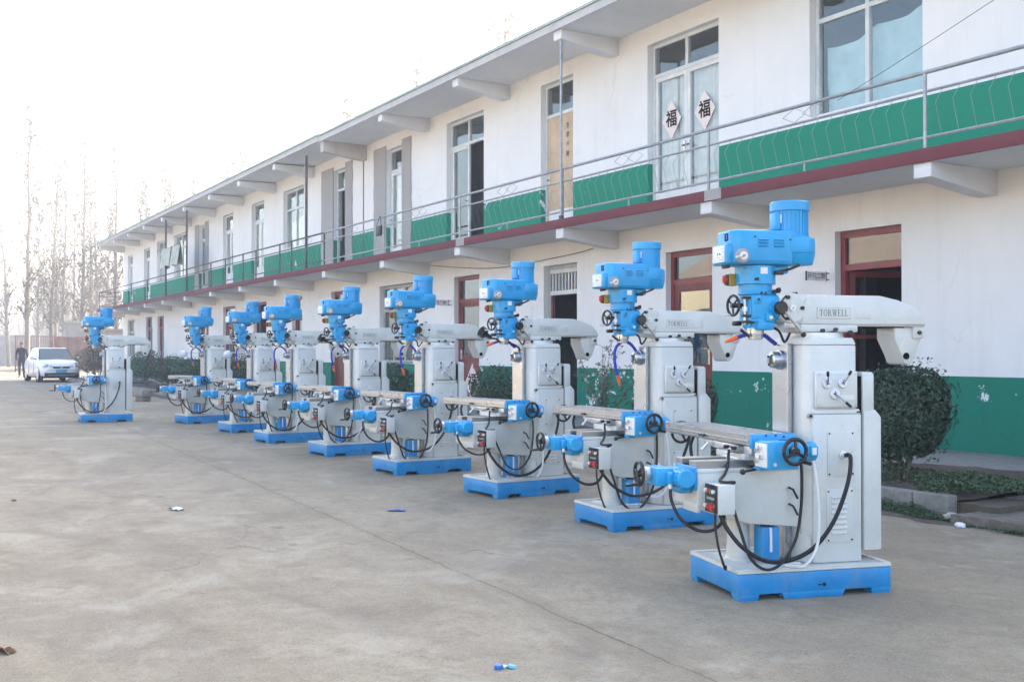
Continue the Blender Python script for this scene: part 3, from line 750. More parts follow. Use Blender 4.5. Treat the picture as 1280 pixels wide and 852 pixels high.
    m.box(-.692, -.605, -.055, .075, .555, .650, B, .012, 2)
    m.box(-.67, -.60, -.10, .05, .525, .565, B, .006)
    m.lathe((-.660, -.06, .606), (0, -1, 0), [(0, .046), (.05, .048), (.108, .048), (.116, .042), (.117, 0)], B, 28)
    for i in range(14):
        t = 2 * PI * i / 14; m.box(-.003, .003, -.15, -.075, .046, .0525, B, M=Matrix.Translation((-.66, 0, .606)) @ Matrix.Rotation(t, 4, 'Y'))
    m.box(-.735, -.70, -.108, -.07, .575, .635, B, .006)
    m.cyl((-.72, -.10, .575), (-.72, -.10, .552), .011, 'silver_plate', n=12)
    m.cyl((-.74, .0, .655), (-.74, .0, .672), .005, 'silver_plate', n=8)
    cf = m.build('cross_feed_gearbox', root)
    m = MB()
    m.lathe((-.785, .02, .620), (-1, 0, 0), [(0, .030), (.006, .034), (.026, .034), (.030, .02), (.045, .012)], 'silver_plate', 22)
    m.torus((-.842, .02, .620), (1, 0, 0), .060, .0095, 'black_plastic', 34, 8); m.cyl((-.856, .02, .620), (-.825, .02, .620), .018, 'black_plastic', n=14)
    for i in range(3):
        t = i * 2.094 + .3; m.tube([(-.846, .02, .62), (-.842, .02 + .058 * math.cos(t), .62 + .058 * math.sin(t))], .0075, 'black_plastic', 6)
    m.tube([(-.84, -.015, .572), (-.90, -.025, .568), (-.935, -.028, .567)], .0085, 'black_plastic')
    m.build('handwheel', cf)
    # --- control box
    m = MB(); m.box(-.556, -.462, -.310, -.165, .440, .588, W, .005, 2); m.box(-.54, -.48, -.172, -.14, .50, .56, 'dull_steel', .003)
    cb = m.build('control_box', root)
    m = MB(); m.box(-.5605, -.5555, -.306, -.169, .444, .584, 'black_plastic', .002); m.box(-.5625, -.560, -.275, -.19, .508, .522, 'faint_ink', .001); m.build('button_plate', cb)
    for yv, z, mt, r in ((-.195, .553, 'label_white', .010), (-.232, .553, 'red_plastic', .011), (-.262, .551, 'green_plastic', .010), (-.283, .552, 'label_white', .009), (-.195, .478, 'label_white', .010), (-.222, .476, 'red_plastic', .010), (-.262, .474, 'red_plastic', .019)):
        m = MB(); m.cyl((-.5765, yv, z), (-.560, yv, z), r, mt, n=16); m.cyl((-.566, yv, z), (-.560, yv, z), r * 1.25, 'dull_steel', n=16); m.build('push_button', cb)
    # --- elevating screw, pump
    m = MB(); m.lathe((-.275, .03, .150), (0, 0, 1), [(0, .078), (.012, .078), (.02, .066), (.10, .060), (.30, .058)], W, 28); m.build('elevating_column', root)
    m = MB(); m.box(-.215, -.115, -.125, -.025, .160, .338, 'base_blue_paint', .006); m.lathe((-.165, -.075, .338), (0, 0, 1), [(0, .035), (.006, .035), (.012, .03)], 'black_plastic', 18); m.box(-.225, -.105, -.135, -.015, .150, .166, 'steel', .003); m.tube([(-.17, -.127, .335), (-.172, -.134, .29), (-.168, -.128, .21)], .007, 'white_tube'); m.build('coolant_pump', root)
    m = MB(); m.box(-.06, -.012, -.06, .06, .16, .335, 'dull_steel', .004); m.build('lower_way_guard', root)
    # --- cables and hoses
    def cable(pts, r, mat='black_rubber', nm='cable'): MB().tube(pts, r, mat, 8, smooth=7).build(nm, root)
    cable([(.200, -.236, .712), (.215, -.262, .700), (.185, -.285, .575), (.10, -.300, .395), (-.02, -.315, .265), (-.16, -.325, .205), (-.30, -.322, .205), (-.42, -.300, .275), (-.490, -.265, .372), (-.515, -.240, .445)], .0115)
    cable([(-.72, -.10, .556), (-.718, -.112, .49), (-.685, -.150, .405), (-.615, -.190, .352), (-.54, -.215, .352), (-.488, -.225, .40), (-.482, -.222, .445)], .009)
    cable([(-.115, -.335, .700), (-.118, -.352, .62), (-.122, -.350, .47), (-.150, -.345, .31), (-.225, -.340, .195), (-.31, -.335, .165), (-.385, -.315, .225), (-.425, -.280, .37), (-.448, -.235, .49), (-.470, -.20, .53)], .0078)
    cable([(-.382, -.08, .738), (-.396, -.10, .712), (-.415, -.135, .672), (-.46, -.19, .630), (-.51, -.235, .602), (-.500, -.272, .597), (-.460, -.285, .598), (-.445, -.262, .592), (-.448, -.22, .575), (-.464, -.20, .56)], .0078)
    cable([(-.535, -.235, .446), (-.54, -.245, .37), (-.525, -.255, .26), (-.485, -.24, .162), (-.46, -.20, .163)], .0066)
    cable([(-.31, .52, .758), (-.335, .50, .71), (-.36, .42, .62), (-.40, .30, .53)], .010)
    cable([(-.045, -.335, .70), (-.035, -.350, .60), (-.022, -.352, .42), (-.03, -.345, .27), (-.085, -.335, .178), (-.13, -.30, .166), (-.16, -.262, .168), (-.11, -.235, .166), (-.06, -.23, .165)], .0078, 'white_tube', 'coolant_return_hose')
    cable([(-.13, -.02, 1.385), (-.085, -.06, 1.36), (-.055, -.07, 1.30), (-.03, -.085, 1.35)], .007)
    return root

def add_coolant_hose(root, kind):
    m = MB()
    if kind == 'level':
        pts = [(-.05, .03, 1.288), (-.075, .03, 1.305), (-.13, .02, 1.338), (-.20, .02, 1.345), (-.28, .03, 1.325)]; tip = [(-.28, .03, 1.325), (-.315, .034, 1.312), (-.345, .038, 1.300)]
    else:
        pts = [(-.05, .02, 1.235), (-.10, .025, 1.30), (-.165, .03, 1.325), (-.225, .035, 1.275), (-.232, .04, 1.18), (-.205, .045, 1.08)]; tip = [(-.205, .045, 1.08), (-.195, .047, 1.045), (-.183, .05, 1.00)]
    P, _ = spline([Vector(p) for p in pts], 9)
    m.tube(P, .011, 'hose_blue', 8, radii=[.0128 if i % 2 else .0098 for i in range(len(P))])
    h = m.build('coolant_hose', root)
    MB().tube(tip, .01, 'orange_plastic', 10, radii=[.014, .012, .006]).build('nozzle', h)

def add_work_lamp(root, kind):
    m = MB()
    if kind == 'black':
        m.tube([(-.05, -.04, 1.26), (-.09, -.06, 1.30), (-.17, .10, 1.36), (-.26, .12, 1.37)], .009, 'black_rubber', smooth=5)
        a = m.build('work_lamp', root)
        MB().lathe((-.25, .12, 1.375), (-.75, 0, .42), [(0, .018), (.05, .022), (.07, .048), (.115, .052), (.113, .044), (.08, .03)], 'black_plastic', 20).build('lamp_head', a)
    else:
        m.tube([(-.05, .06, 1.22), (-.10, .10, 1.235), (-.22, .12, 1.24), (-.33, .11, 1.235)], .008, 'white_tube', smooth=5)
        a = m.build('work_lamp', root)
        MB().lathe((-.345, .11, 1.27), (-.1, -.25, -.97), [(0, .015), (.02, .045), (.035, .062), (.08, .066), (.10, .05), (.10, 0)], 'lamp_glass', 20).build('lamp_head', a)

MILLS = [  # x, y, heading in degrees, hose, lamp, label
    (-4.24, 4.21, 74.5, 'level', None, 'largest and nearest milling machine, in front of the dense round shrub'),
    (-6.33, 4.86, 83.9, 'arched', None, 'milling machine with arched blue hose and orange nozzle, second in the row'),
    (-8.27, 4.97, 92.5, 'level', 'black', 'milling machine with black work lamp beside the leggy rose bush and barred doorway'),
    (-10.29, 4.96, 91.6, 'arched', None, 'milling machine in front of the red door bearing the lower paper diamond'),
    (-12.51, 5.05, 92.7, 'arched', 'black', 'milling machine with black work lamp in front of the grey framed ground floor window'),
    (-14.66, 5.03, 92.3, 'arched', None, 'milling machine with drooping blue hose, sixth in the row from the nearest'),
    (-16.85, 5.13, 95.1, 'arched', 'pale', 'milling machine with pale glass work lamp, seventh from the nearest, before the dark doorway'),
    (-19.36, 5.05, 98.9, 'arched', 'pale', 'milling machine with pale glass work lamp, last of the close row, by the clumped shrubs'),
    (-20.56, 3.58, 86.5, None, None, 'milling machine seen square from the side, standing alone by the white car'),
]
mill = make_mill()
for i, (x, y, a, hose, lamp, label) in enumerate(MILLS):
    o = copy_tree(mill) if i else None
    MILLS[i] = (o or mill,) + MILLS[i]
rnd = random.Random(41)
for (o, x, y, a, hose, lamp, label) in MILLS[1:]:
    dy = rnd.uniform(-.045, .03)
    for ch in o.children:
        n = ch.name.split('.')[0]
        if n in ('table', 'feed_gearbox'): ch.location.y += dy
        if n in ('cable', 'coolant_return_hose'):
            me = ch.data.copy(); ch.data = me
            top = max(v.co.z for v in me.vertices); low = min(v.co.z for v in me.vertices); f = rnd.uniform(.84, 1.10); sx = rnd.uniform(-.035, .035); tab = max(v.co.x for v in me.vertices)
            for v in me.vertices:
                t = (top - v.co.z) / max(.05, top - low); v.co.z = max(.166, top - (top - v.co.z) * f); v.co.x += sx * t; v.co.y += sx * .5 * t
for (o, x, y, a, hose, lamp, label) in MILLS:
    o.location = (x, y, .004); o.rotation_euler = (0, 0, R(a))
    tag(o, label, 'milling machine', 'milling machines lined up in the yard')
    if hose: add_coolant_hose(o, hose)
    if lamp: add_work_lamp(o, lamp)
# ------------------------------------------------------------------ the long two storey building
YW = 10.46; X0, X1 = -55.45, 1.2; YB = 17.6
FL1, FL2 = .15, 3.36; SOF1, SOF2 = 3.22, 6.37
bld = thing('factory_building', 'long white two storey building with green wainscots, balcony walkway and maroon edge', 'building', (-27, YW, 0))
BM = Matrix.Translation((27, -YW, 0))
def bpart(m, name, parent=None, smooth=32):
    """parts are modelled in world coordinates and moved under the building"""
    off = Vector((27, -YW, 0))
    m.v = [tuple(Vector(v) + off) for v in m.v]
    return m.build(name, parent or bld, smooth=smooth)

# (x0, x1, z0, z1)
UP = [('window', -10.12, -8.36, 4.27, 6.11), ('paper', -13.55, -11.88, FL2, 6.08), ('tan', -16.72, -15.66, FL2, 6.11), ('half', -20.50, -18.87, FL2, 6.11),
      ('pale', -23.65, -22.74, FL2, 6.05), ('open', -27.09, -26.24, FL2, 6.05), ('window', -31.21, -29.40, 4.28, 6.02), ('glazed', -34.37, -33.07, FL2, 6.02),
      ('glazed', -37.72, -36.46, FL2, 6.01), ('glazed', -40.95, -40.05, FL2, 5.98), ('window', -44.92, -42.89, 4.25, 5.98), ('window', -47.99, -46.56, 4.25, 6.0),
      ('glazed', -50.65, -49.33, FL2, 5.90), ('glazed', -54.26, -53.13, FL2, 5.88), ('glazed', -6.3, -5.1, FL2, 6.1), ('window', -3.0, -1.2, 4.27, 6.11)]
LO = [('ajar', -9.70, -8.67, FL1, 2.77), ('red', -13.10, -12.03, FL1, 2.78), ('barred', -16.62, -15.54, FL1, 2.81), ('paper_red', -20.15, -19.06, FL1, 2.82),
      ('window', -24.05, -22.18, .99, 2.83), ('red', -27.26, -26.40, FL1, 2.85), ('red', -30.41, -29.52, FL1, 2.85), ('dark', -34.13, -32.81, FL1, 2.83),
      ('red', -37.66, -36.19, FL1, 2.82), ('red', -41.03, -39.44, FL1, 2.81), ('red', -47.86, -46.66, FL1, 2.79), ('red', -50.18, -48.86, FL1, 2.81),
      ('window', -54.30, -52.53, 1.02, 2.79), ('window', -5.6, -3.9, .99, 2.8)]

def wall_holes(name, x0, x1, z0, z1, holes, zg, mw, mg, th=.24):
    xs = sorted({x0, x1} | {h[1] for h in holes} | {h[2] for h in holes})
    zs = sorted({z0, z1, zg} | {max(h[3], z0) for h in holes} | {h[4] for h in holes})
    def hole(i, j):
        if not (0 <= i < len(xs) - 1 and 0 <= j < len(zs) - 1): return None
        cx, cz = (xs[i] + xs[i + 1]) / 2, (zs[j] + zs[j + 1]) / 2
        return any(h[1] < cx < h[2] and h[3] < cz < h[4] for h in holes)
    m = MB()
    for i in range(len(xs) - 1):
        for j in range(len(zs) - 1):
            if hole(i, j): continue
            a, b, c, d = xs[i], xs[i + 1], zs[j], zs[j + 1]
            mt = mg if (c + d) / 2 < zg else mw
            m.add([(a, YW, c), (b, YW, c), (b, YW, d), (a, YW, d)], [(0, 1, 2, 3)], mt)
            m.add([(a, YW + th, c), (b, YW + th, c), (b, YW + th, d), (a, YW + th, d)], [(3, 2, 1, 0)], 'room_grey')
            for di, dj, q in ((-1, 0, [(a, c), (a, d)]), (1, 0, [(b, d), (b, c)]), (0, -1, [(b, c), (a, c)]), (0, 1, [(a, d), (b, d)])):
                hh = hole(i + di, j + dj)
                if hh or hh is None:
                    (p, r), (s, t) = q
                    m.add([(p, YW, r), (s, YW, t), (s, YW + th, t), (p, YW + th, r)], [(0, 1, 2, 3)], mt)
    return bpart(m, name, smooth=0)
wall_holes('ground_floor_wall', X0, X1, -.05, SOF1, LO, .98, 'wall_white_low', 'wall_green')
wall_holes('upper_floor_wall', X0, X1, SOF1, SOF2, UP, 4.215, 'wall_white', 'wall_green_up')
m = MB()
m.box(X0 - .0, X0 + .24, YW + .243, YB, -.05, SOF2, 'wall_white_low'); m.box(X1 - .24, X1, YW + .243, YB, -.05, SOF2, 'wall_white_low'); bpart(m, 'end_wall')
m = MB(); m.box(X0 + .243, X1 - .243, YB - .24, YB, -.05, SOF2, 'wall_white_low'); bpart(m, 'rear_wall')
for x in (-52, -45.5, -38.6, -35.2, -28.4, -25.0, -21.4, -17.9, -14.4, -10.9, -7.4, -1.0):
    for za, zb in ((FL1 + .003, SOF1 - .003), (FL2 + .003, SOF2 - .003)):
        m = MB(); m.box(x - .1, x + .1, YW + .245, YB - .245, za, zb, 'room_grey'); bpart(m, 'partition_wall')
m = MB(); m.box(X0 + .245, X1 - .245, YW + .25, YB - .25, 0.0, FL1, 'room_floor'); bpart(m, 'ground_floor')
# balcony walkway
m = MB(); m.box(X0 - .4, X1, 9.362, YW - .002, SOF1, FL2 - .004, 'soffit_white'); m.box(X0 + .25, X1 - .25, YW + .243, YB - .25, SOF1 + .01, FL2, 'room_floor')
slab = bpart(m, 'balcony_slab')
m = MB(); m.box(X0 - .42, X1, 9.335, 9.360, SOF1 - .004, FL2, 'fascia_maroon', .004); m.box(X0 - .42, X0 - .401, 9.362, YW, SOF1 - .004, FL2, 'fascia_maroon')
bpart(m, 'balcony_edge', slab)
for x in (-10.72, -17.75):
    m = MB(); m.box(x - .16, x + .16, 9.329, 9.334, SOF1 + .0, FL2 + .002, 'cement_grey'); bpart(m, 'cement_patch', slab)
# beams
BX = [-7.5, -10.9, -14.42, -17.94, -21.44, -24.95, -28.65, -32.0, -35.3, -38.7, -42.1, -45.3, -48.5, -51.7, -55.2, -4.0, -.5]
for x in BX:
    m = MB(); m.prism([(9.372, SOF1 - .001), (9.372, SOF1 - .155), (9.44, SOF1 - .165), (YW - .16, SOF1 - .275), (YW - .002, SOF1 - .275), (YW - .002, SOF1 - .001)], 'x', x - .11, x + .11, 'soffit_white', .006)
    bpart(m, 'balcony_beam')
    m = MB(); st = abs(x + 24.95) < .1
    dz = .10 if st else 0
    m.prism([(9.33, SOF2 - .001), (9.33, SOF2 - .15 - dz), (9.40, SOF2 - .16 - dz), (YW - .16, SOF2 - .27 - dz), (YW - .002, SOF2 - .27 - dz), (YW - .002, SOF2 - .001)], 'x', x - .11, x + .11, 'stained_beam' if st else 'soffit_white', .006)
    bpart(m, 'roof_beam')
# roof in two lengths that meet at the stained beam
for xa, xb, dz in ((X0 - .25, -25.06, .03), (-25.04, X1 + .1, 0.0)):
    m = MB(); m.box(xa, xb, 9.282, YB + .3, SOF2 + (dz if dz else 0), SOF2 + .13 + dz, 'soffit_white')
    if dz: m.box(xa + .3, xb, YW - .0, YW + .2, SOF2 + .001, SOF2 + dz, 'soffit_white')
    rf = bpart(m, 'roof')
    m = MB(); m.box(xa, xb, 9.262, 9.280, SOF2 + dz - .012, SOF2 + .112 + dz, 'eave_grey'); bpart(m, 'eave_face', rf)
    m = MB(); m.prism([(9.235, SOF2 + .115 + dz), (9.235, SOF2 + .165 + dz), (9.60, SOF2 + .18 + dz), (9.60, SOF2 + .134 + dz), (9.30, SOF2 + .134 + dz)], 'x', xa, xb, 'eave_green'); bpart(m, 'roof_trim', rf)
m = MB(); m.box(-25.06, -25.02, YW - .012, YW - .001, FL2, SOF2 - .36, 'rail_rust'); bpart(m, 'joint_strip')  # dark strip on the wall stands in for the expansion joint gap
m = MB()
for xa in (-24.37, -27.97, -41.53):
    pass
for (a, b, c, d, zt) in ((-24.37, -23.65, -22.74, -22.25, 6.16), (-27.97, -27.09, -26.24, -25.76, 6.15), (-41.53, -40.95, -40.05, -39.58, 6.05)):
    for p, q in ((a, b), (c, d)):
        n = 14; prof = []
        random.seed(int(p * 100))
        for i in range(n + 1): prof.append(((p if p == a else q) + random.uniform(-.018, .018), FL2 + .002 + (zt - FL2) * i / n))
        inner = b if p == a else c
        poly = prof + [(inner, zt), (inner, FL2 + .002)]
        mm = MB(); mm.prism(poly, 'y', YW - .022, YW - .001, 'cement_grey'); bpart(mm, 'cement_surround')

FY = YW + .10        # frames stand back from the wall face
def frame_bars(m, x0, x1, z0, z1, w, mat, y0=FY, y1=FY + .06, bottom=True):
    m.box(x0, x0 + w, y0, y1, z0, z1, mat); m.box(x1 - w, x1, y0, y1, z0, z1, mat)
    m.box(x0 + w, x1 - w, y0, y1, z1 - w, z1, mat)
    if bottom: m.box(x0 + w, x1 - w, y0, y1, z0, z0 + w, mat)
def paper_diamond(x, z, y, s, label):
    m = MB(); m.prism([(x - s * .78, z), (x, z - s), (x + s * .78, z), (x, z + s)], 'y', y - .003, y, 'paper_pale')
    d = tag(m.build('paper_diamond', smooth=0), label, 'paper sign', 'paper good fortune diamonds on doors')
    v, f = text_mesh('\u798f', s * .92, .001, .005)
    m = MB(); m.add([(x + a, y - .006, z + b) for a, b, c in v], f, 'dark_ink'); m.build('lettering', d, smooth=0)
def leaf(p, x0, x1, z0, z1, fm, pane='window_glass', kick=.35, back=None, y=FY + .012, w=.065, dark=False):
    m = MB(); frame_bars(m, x0, x1, z0, z1, w, fm, y, y + .04)
    if kick: m.box(x0 + w, x1 - w, y + .006, y + .034, z0 + w, z0 + w + kick, fm)
    lf = bpart(m, 'leaf', p)
    zb = z0 + w + kick
    m = MB(); m.box(x0 + w, x1 - w, y + .016, y + .022, zb, z1 - w, pane); bpart(m, 'pane', p, 0)
    if back:
        m = MB(); n = 18; vs = []
        for i in range(n + 1):
            x = x0 + w + (x1 - x0 - 2 * w) * i / n; yy = y + .085 + .018 * math.sin(i * 1.9 + x0 * 3) + .008 * math.sin(i * 4.1)
            vs += [(x, yy, zb - .02), (x, yy, z1 - w + .02)]
        m.add(vs, [(2 * i, 2 * i + 2, 2 * i + 3, 2 * i + 1) for i in range(n)], back)
        bpart(m, 'curtain', p)
    return lf
def handle(p, x, z, mat='black_plastic', y=FY):
    m = MB(); m.box(x - .018, x + .018, y - .012, y + .012, z - .10, z + .10, 'silver_plate', .003); m.tube([(x, y - .01, z + .02), (x, y - .05, z + .02), (x + .07, y - .05, z + .02)], .009, mat, 6); bpart(m, 'handle', p)

def transom(p, x0, x1, zb, z1, w, fm, split, pane):
    m = MB(); m.box(x0 + w, x1 - w, FY, FY + .06, zb - w / 2, zb + w / 2, fm)
    xs = [x0 + w, x1 - w]
    if split: xm = (x0 + x1) / 2; m.box(xm - w / 2, xm + w / 2, FY, FY + .06, zb + w / 2, z1 - w, fm); xs = [x0 + w, xm - w / 2, xm + w / 2, x1 - w]
    bpart(m, 'transom_bar', p)
    for i in range(0, len(xs), 2):
        m = MB(); m.box(xs[i], xs[i + 1], FY + .028, FY + .034, zb + w / 2, z1 - w, pane); bpart(m, 'pane', p, 0)

for (kind, x0, x1, z0, z1) in UP:
    e = .003; x0 += e; x1 -= e; z1 -= e
    if kind == 'window':
        z0 += e; m = MB(); frame_bars(m, x0, x1, z0, z1, .06, 'alu_frame'); xm = x0 + (x1 - x0) * .49
        zb = 5.545 if z1 > 6.05 else 5.45
        m.box(x0 + .06, x1 - .06, FY, FY + .06, zb - .03, zb + .03, 'alu_frame'); m.box(xm - .03, xm + .03, FY - .003, FY + .063, z0 + .06, z1 - .06, 'alu_frame')
        p = bpart(m, 'window')
        for a, b in ((x0 + .06, xm - .03), (xm + .03, x1 - .06)):
            for c, d in ((z0 + .06, zb - .03), (zb + .03, z1 - .06)):
                m = MB(); m.box(a, b, FY + .028, FY + .034, c, d, 'window_glass'); bpart(m, 'pane', p, 0)
        m = MB(); m.box(x0, x1, YW - .02, FY - .003, z0 - .0, z0 + .028, 'wall_white', .004); bpart(m, 'sill', p)
        # cloth hung behind the lower panes, sagging between its nails
        m = MB(); n = 30; rows = 6; vs = []
        for i in range(n + 1):
            x = x0 + .07 + (x1 - x0 - .14) * i / n; sag = .13 * math.sin(PI * ((i / n * 2) % 1.0)) if x0 > -12 else .04
            top = (zb - .32 + .22 * (i / n)) - sag * .6
            for j in range(rows + 1):
                vs.append((x, FY + .16 + .014 * math.sin(i * .9 + j) + .010 * math.sin(j * 1.7 + i * .35), z0 + .03 + (top - z0 - .03) * j / rows))
        m.add(vs, [(i * (rows + 1) + j, (i + 1) * (rows + 1) + j, (i + 1) * (rows + 1) + j + 1, i * (rows + 1) + j + 1) for i in range(n) for j in range(rows)], 'cloth_teal' if x0 > -12 else 'curtain')
        bpart(m, 'curtain', p)
        continue
    fm = 'alu_frame'; w = .06
    m = MB(); frame_bars(m, x0, x1, z0, z1, w, fm, bottom=False); p = bpart(m, 'door')
    zb = 5.575 if kind in ('paper', 'half') else 5.53 if z1 > 6.04 else 5.45
    wide = kind in ('paper', 'half'); transom(p, x0, x1, zb, z1, w, fm, wide, 'window_glass')
    a, b, t = x0 + w, x1 - w, zb - w / 2; xm = (a + b) / 2
    if kind == 'paper':
        for q, r in ((a, xm - .003), (xm + .003, b)):
            leaf(p, q, r, z0 + .01, t, 'door_white', back='curtain', kick=.30)
            paper_diamond((q + r) / 2, 4.84, FY + .024, .30, 'pale paper diamond with dark character on the %s leaf of the balcony double door' % ('left' if q == a else 'right'))
        handle(p, xm - .05, 4.36); handle(p, xm + .05, 4.36)
    elif kind == 'tan':
        m = MB(); m.box(a, b, FY + .012, FY + .052, z0 + .01, t, 'door_tan', .004); m.box(a + .05, b - .05, FY + .006, FY + .014, z0 + .5, t - .06, 'door_tan', .004)
        m.box(a + .05, b - .05, FY + .006, FY + .014, z0 + .06, z0 + .45, 'door_white', .004); lf = bpart(m, 'leaf', p)
        for i, ch in enumerate('\u751f\u610f\u5174\u9686'):
            v, f = text_mesh(ch, .105, .001, 0); m = MB(); m.add([(x1 - .32 + q, FY + .003, 5.28 - i * .17 + r) for q, r, s in v], f, 'faint_brown'); bpart(m, 'lettering', p, 0)
        handle(p, a + .07, 4.35)
    elif kind == 'half':
        leaf(p, a, xm, z0 + .01, t, 'door_white', kick=.22); handle(p, xm - .05, 4.36)
    elif kind == 'pale': leaf(p, a, b, z0 + .01, t, 'door_white', back='curtain', kick=.28); handle(p, a + .05, 4.36)
    elif kind == 'glazed':
        if b - a > .95:
            for q, r in ((a, xm - .003), (xm + .003, b)): leaf(p, q, r, z0 + .01, t, 'door_white', back='curtain', kick=.55)
        else: leaf(p, a, b, z0 + .01, t, 'grey_frame', kick=.35)

for (kind, x0, x1, z0, z1) in LO:
    e = .003; x0 += e; x1 -= e; z1 -= e
    if kind == 'window':
        z0 += e; m = MB(); frame_bars(m, x0, x1, z0, z1, .07, 'grey_frame'); n = 3
        m.box(x0 + .07, x1 - .07, FY, FY + .06, z1 - .62, z1 - .55, 'grey_frame')
        for i in (1, 2): x = x0 + (x1 - x0) * i / 3; m.box(x - .03, x + .03, FY - .003, FY + .063, z0 + .07, z1 - .07, 'grey_frame')
        p = bpart(m, 'window')
        for i in range(3):
            a = x0 + (x1 - x0) * i / 3 + .035; b = x0 + (x1 - x0) * (i + 1) / 3 - .035
            for c, d in ((z0 + .07, z1 - .62), (z1 - .55, z1 - .07)):
                m = MB(); m.box(max(a, x0 + .07), min(b, x1 - .07), FY + .028, FY + .034, c, d, 'window_glass'); bpart(m, 'pane', p, 0)
        m = MB(); m.box(x0, x1, YW - .03, FY - .003, z0, z0 + .035, 'cement_grey', .004); bpart(m, 'sill', p)
        continue
    fm = 'red_frame'; w = .075; zb = 2.315
    if kind == 'dark':
        m = MB(); frame_bars(m, x0, x1, z0, z1, .07, fm, bottom=False); p = bpart(m, 'door'); continue
    if kind == 'barred': fm = 'grey_frame'
    m = MB(); frame_bars(m, x0, x1, z0, z1, w, fm, bottom=False); p = bpart(m, 'door')
    a, b, t = x0 + w, x1 - w, zb - w / 2
    if kind == 'barred':
        m = MB(); m.box(a, b, FY, FY + .06, zb - w / 2, zb + w / 2, 'alu_frame'); m.box(a, b, FY, FY + .06, z1 - .14, z1 - w - .002, 'alu_frame'); n = 9
        for i in range(n):
            x = a + (b - a) * (i + .5) / n; m.box(x - .016, x + .016, FY + .01, FY + .05, zb + w / 2, z1 - .14, 'alu_frame', .003)
        bpart(m, 'window_bars', p)
        m = MB(); m.box(a + .002, a + .05, FY + .004, FY + .05, z0 + .01, zb - w / 2 - .002, 'red_frame', .003); bpart(m, 'jamb', p)
        continue
    transom(p, x0, x1, zb, z1, w, fm, False, 'dark_glass')
    if kind == 'ajar':
        m = MB(); M4 = Matrix.Translation((a + .02, FY + .06, 0)) @ Matrix.Rotation(R(62), 4, 'Z')
        L = b - a - .02
        for q in ((0, .07, 0), (L - .07, L, 0)): m.box(q[0], q[1], 0, .04, z0 + .01, t, 'red_door', M=M4)
        for c, d in ((z0 + .01, z0 + .75), (t - .08, t), (1.42, 1.47)): m.box(.07, L - .07, .004, .036, c, d, 'red_door', M=M4)
        bpart(m, 'leaf', p)
        m = MB(); m.box(.07, L - .07, .016, .022, z0 + .75, 1.42, 'dark_glass', M=M4); m.box(.07, L - .07, .016, .022, 1.47, t - .08, 'dark_glass', M=M4); bpart(m, 'pane', p, 0)
    elif kind == 'paper_red':
        leaf(p, a, b, z0 + .01, t, 'red_door', pane='dark_glass', kick=.95, w=.09)
        paper_diamond((a + b) / 2 + .05, .62, FY + .014, .40, 'paper diamond with dark character low on a red ground floor door')
        handle(p, a + .06, 1.2)
    else:
        xm = (a + b) / 2
        if b - a > 1.1:
            for q, r in ((a, xm - .003), (xm + .003, b)): leaf(p, q, r, z0 + .01, t, 'red_door', pane='dark_glass', kick=.8, w=.09)
        else: leaf(p, a, b, z0 + .01, t, 'red_door', pane='dark_glass', kick=.8, w=.11)
        handle(p, a + .06, 1.2)

# name boards on brackets that stand out from the wall beside two doors
for x, z, txt, lab in ((-9.80, 2.21, '\u7814\u7a76\u4e8c\u90e8', 'small white bracket board with four red characters beside the open red framed door'), (-20.30, 2.29, '\u751f\u4ea7\u90e8', 'small pinkish bracket board with red characters beside the door with the low paper diamond'),
                       (-38.9, 2.36, None, 'faded bracket board on the wall among the far doors, blank side towards the yard')):
    wd = .34
    m = MB(); m.box(x - .008, x + .008, YW - .06 - wd, YW - .06, z - .058, z + .058, 'sign_board', .003)
    for q in (z - .045, z + .035): m.box(x - .006, x + .006, YW - .058, YW - .001, q, q + .012, 'rail_rust')
    for q in (YW - .06 - wd - .008, YW - .064): m.box(x - .010, x + .010, q, q + .012, z - .060, z + .060, 'rail_rust')
    s = m.build('door_sign'); tag(s, lab, 'sign', 'bracket signs beside the doors')
    if txt:
        v, f = text_mesh(txt, .078, .0008, .0004); m = MB(); m.add([(x + .0095, YW - .06 - wd / 2 + a, z + b) for a, b, c in v], f, 'sign_red'); m.build('lettering', s, smooth=0)

# railing: one bay between each pair of posts
YR = 9.42
def post(x, z1, mat, r=.02):
    m = MB(); m.cyl((x, YR, FL2 - .002), (x, YR, z1), r, mat, n=10); return m
rail_posts = [-.5, -4.0, -7.5, -10.9, -14.40, -17.91, -21.44, -25.02, -27.42, -28.39, -30.52, -31.79, -33.68, -35.38, -44.98, -48.17, -51.8, -55.8]
m = MB()
for xa, xb, mt in ((-25.0, X1, 'rail_metal'), (-55.8, -25.0, 'rail_rust')):
    m.cyl((xa, YR, 4.165), (xb, YR, 4.165), .022, mt, n=10); m.cyl((xa, YR, 3.965), (xb, YR, 3.965), .016, mt, n=8); m.cyl((xa, YR, 3.485), (xb, YR, 3.485), .016, mt, n=8)
for z in (4.165, 3.965, 3.485): m.cyl((-55.8, YR, z), (-55.8, YW, z), .018, 'rail_rust', n=8)
rl = bpart(m, 'railing')
for x in rail_posts: bpart(post(x, 4.15, 'rail_metal' if x > -25 else 'rail_rust'), 'post', rl)
for a, b in zip(rail_posts[:8], rail_posts[1:8]):
    m = MB(); m.cyl(((a + b) / 2, YR, FL2 - .002), ((a + b) / 2, YR, 3.48), .012, 'rail_metal', n=8); bpart(m, 'stub_post', rl)
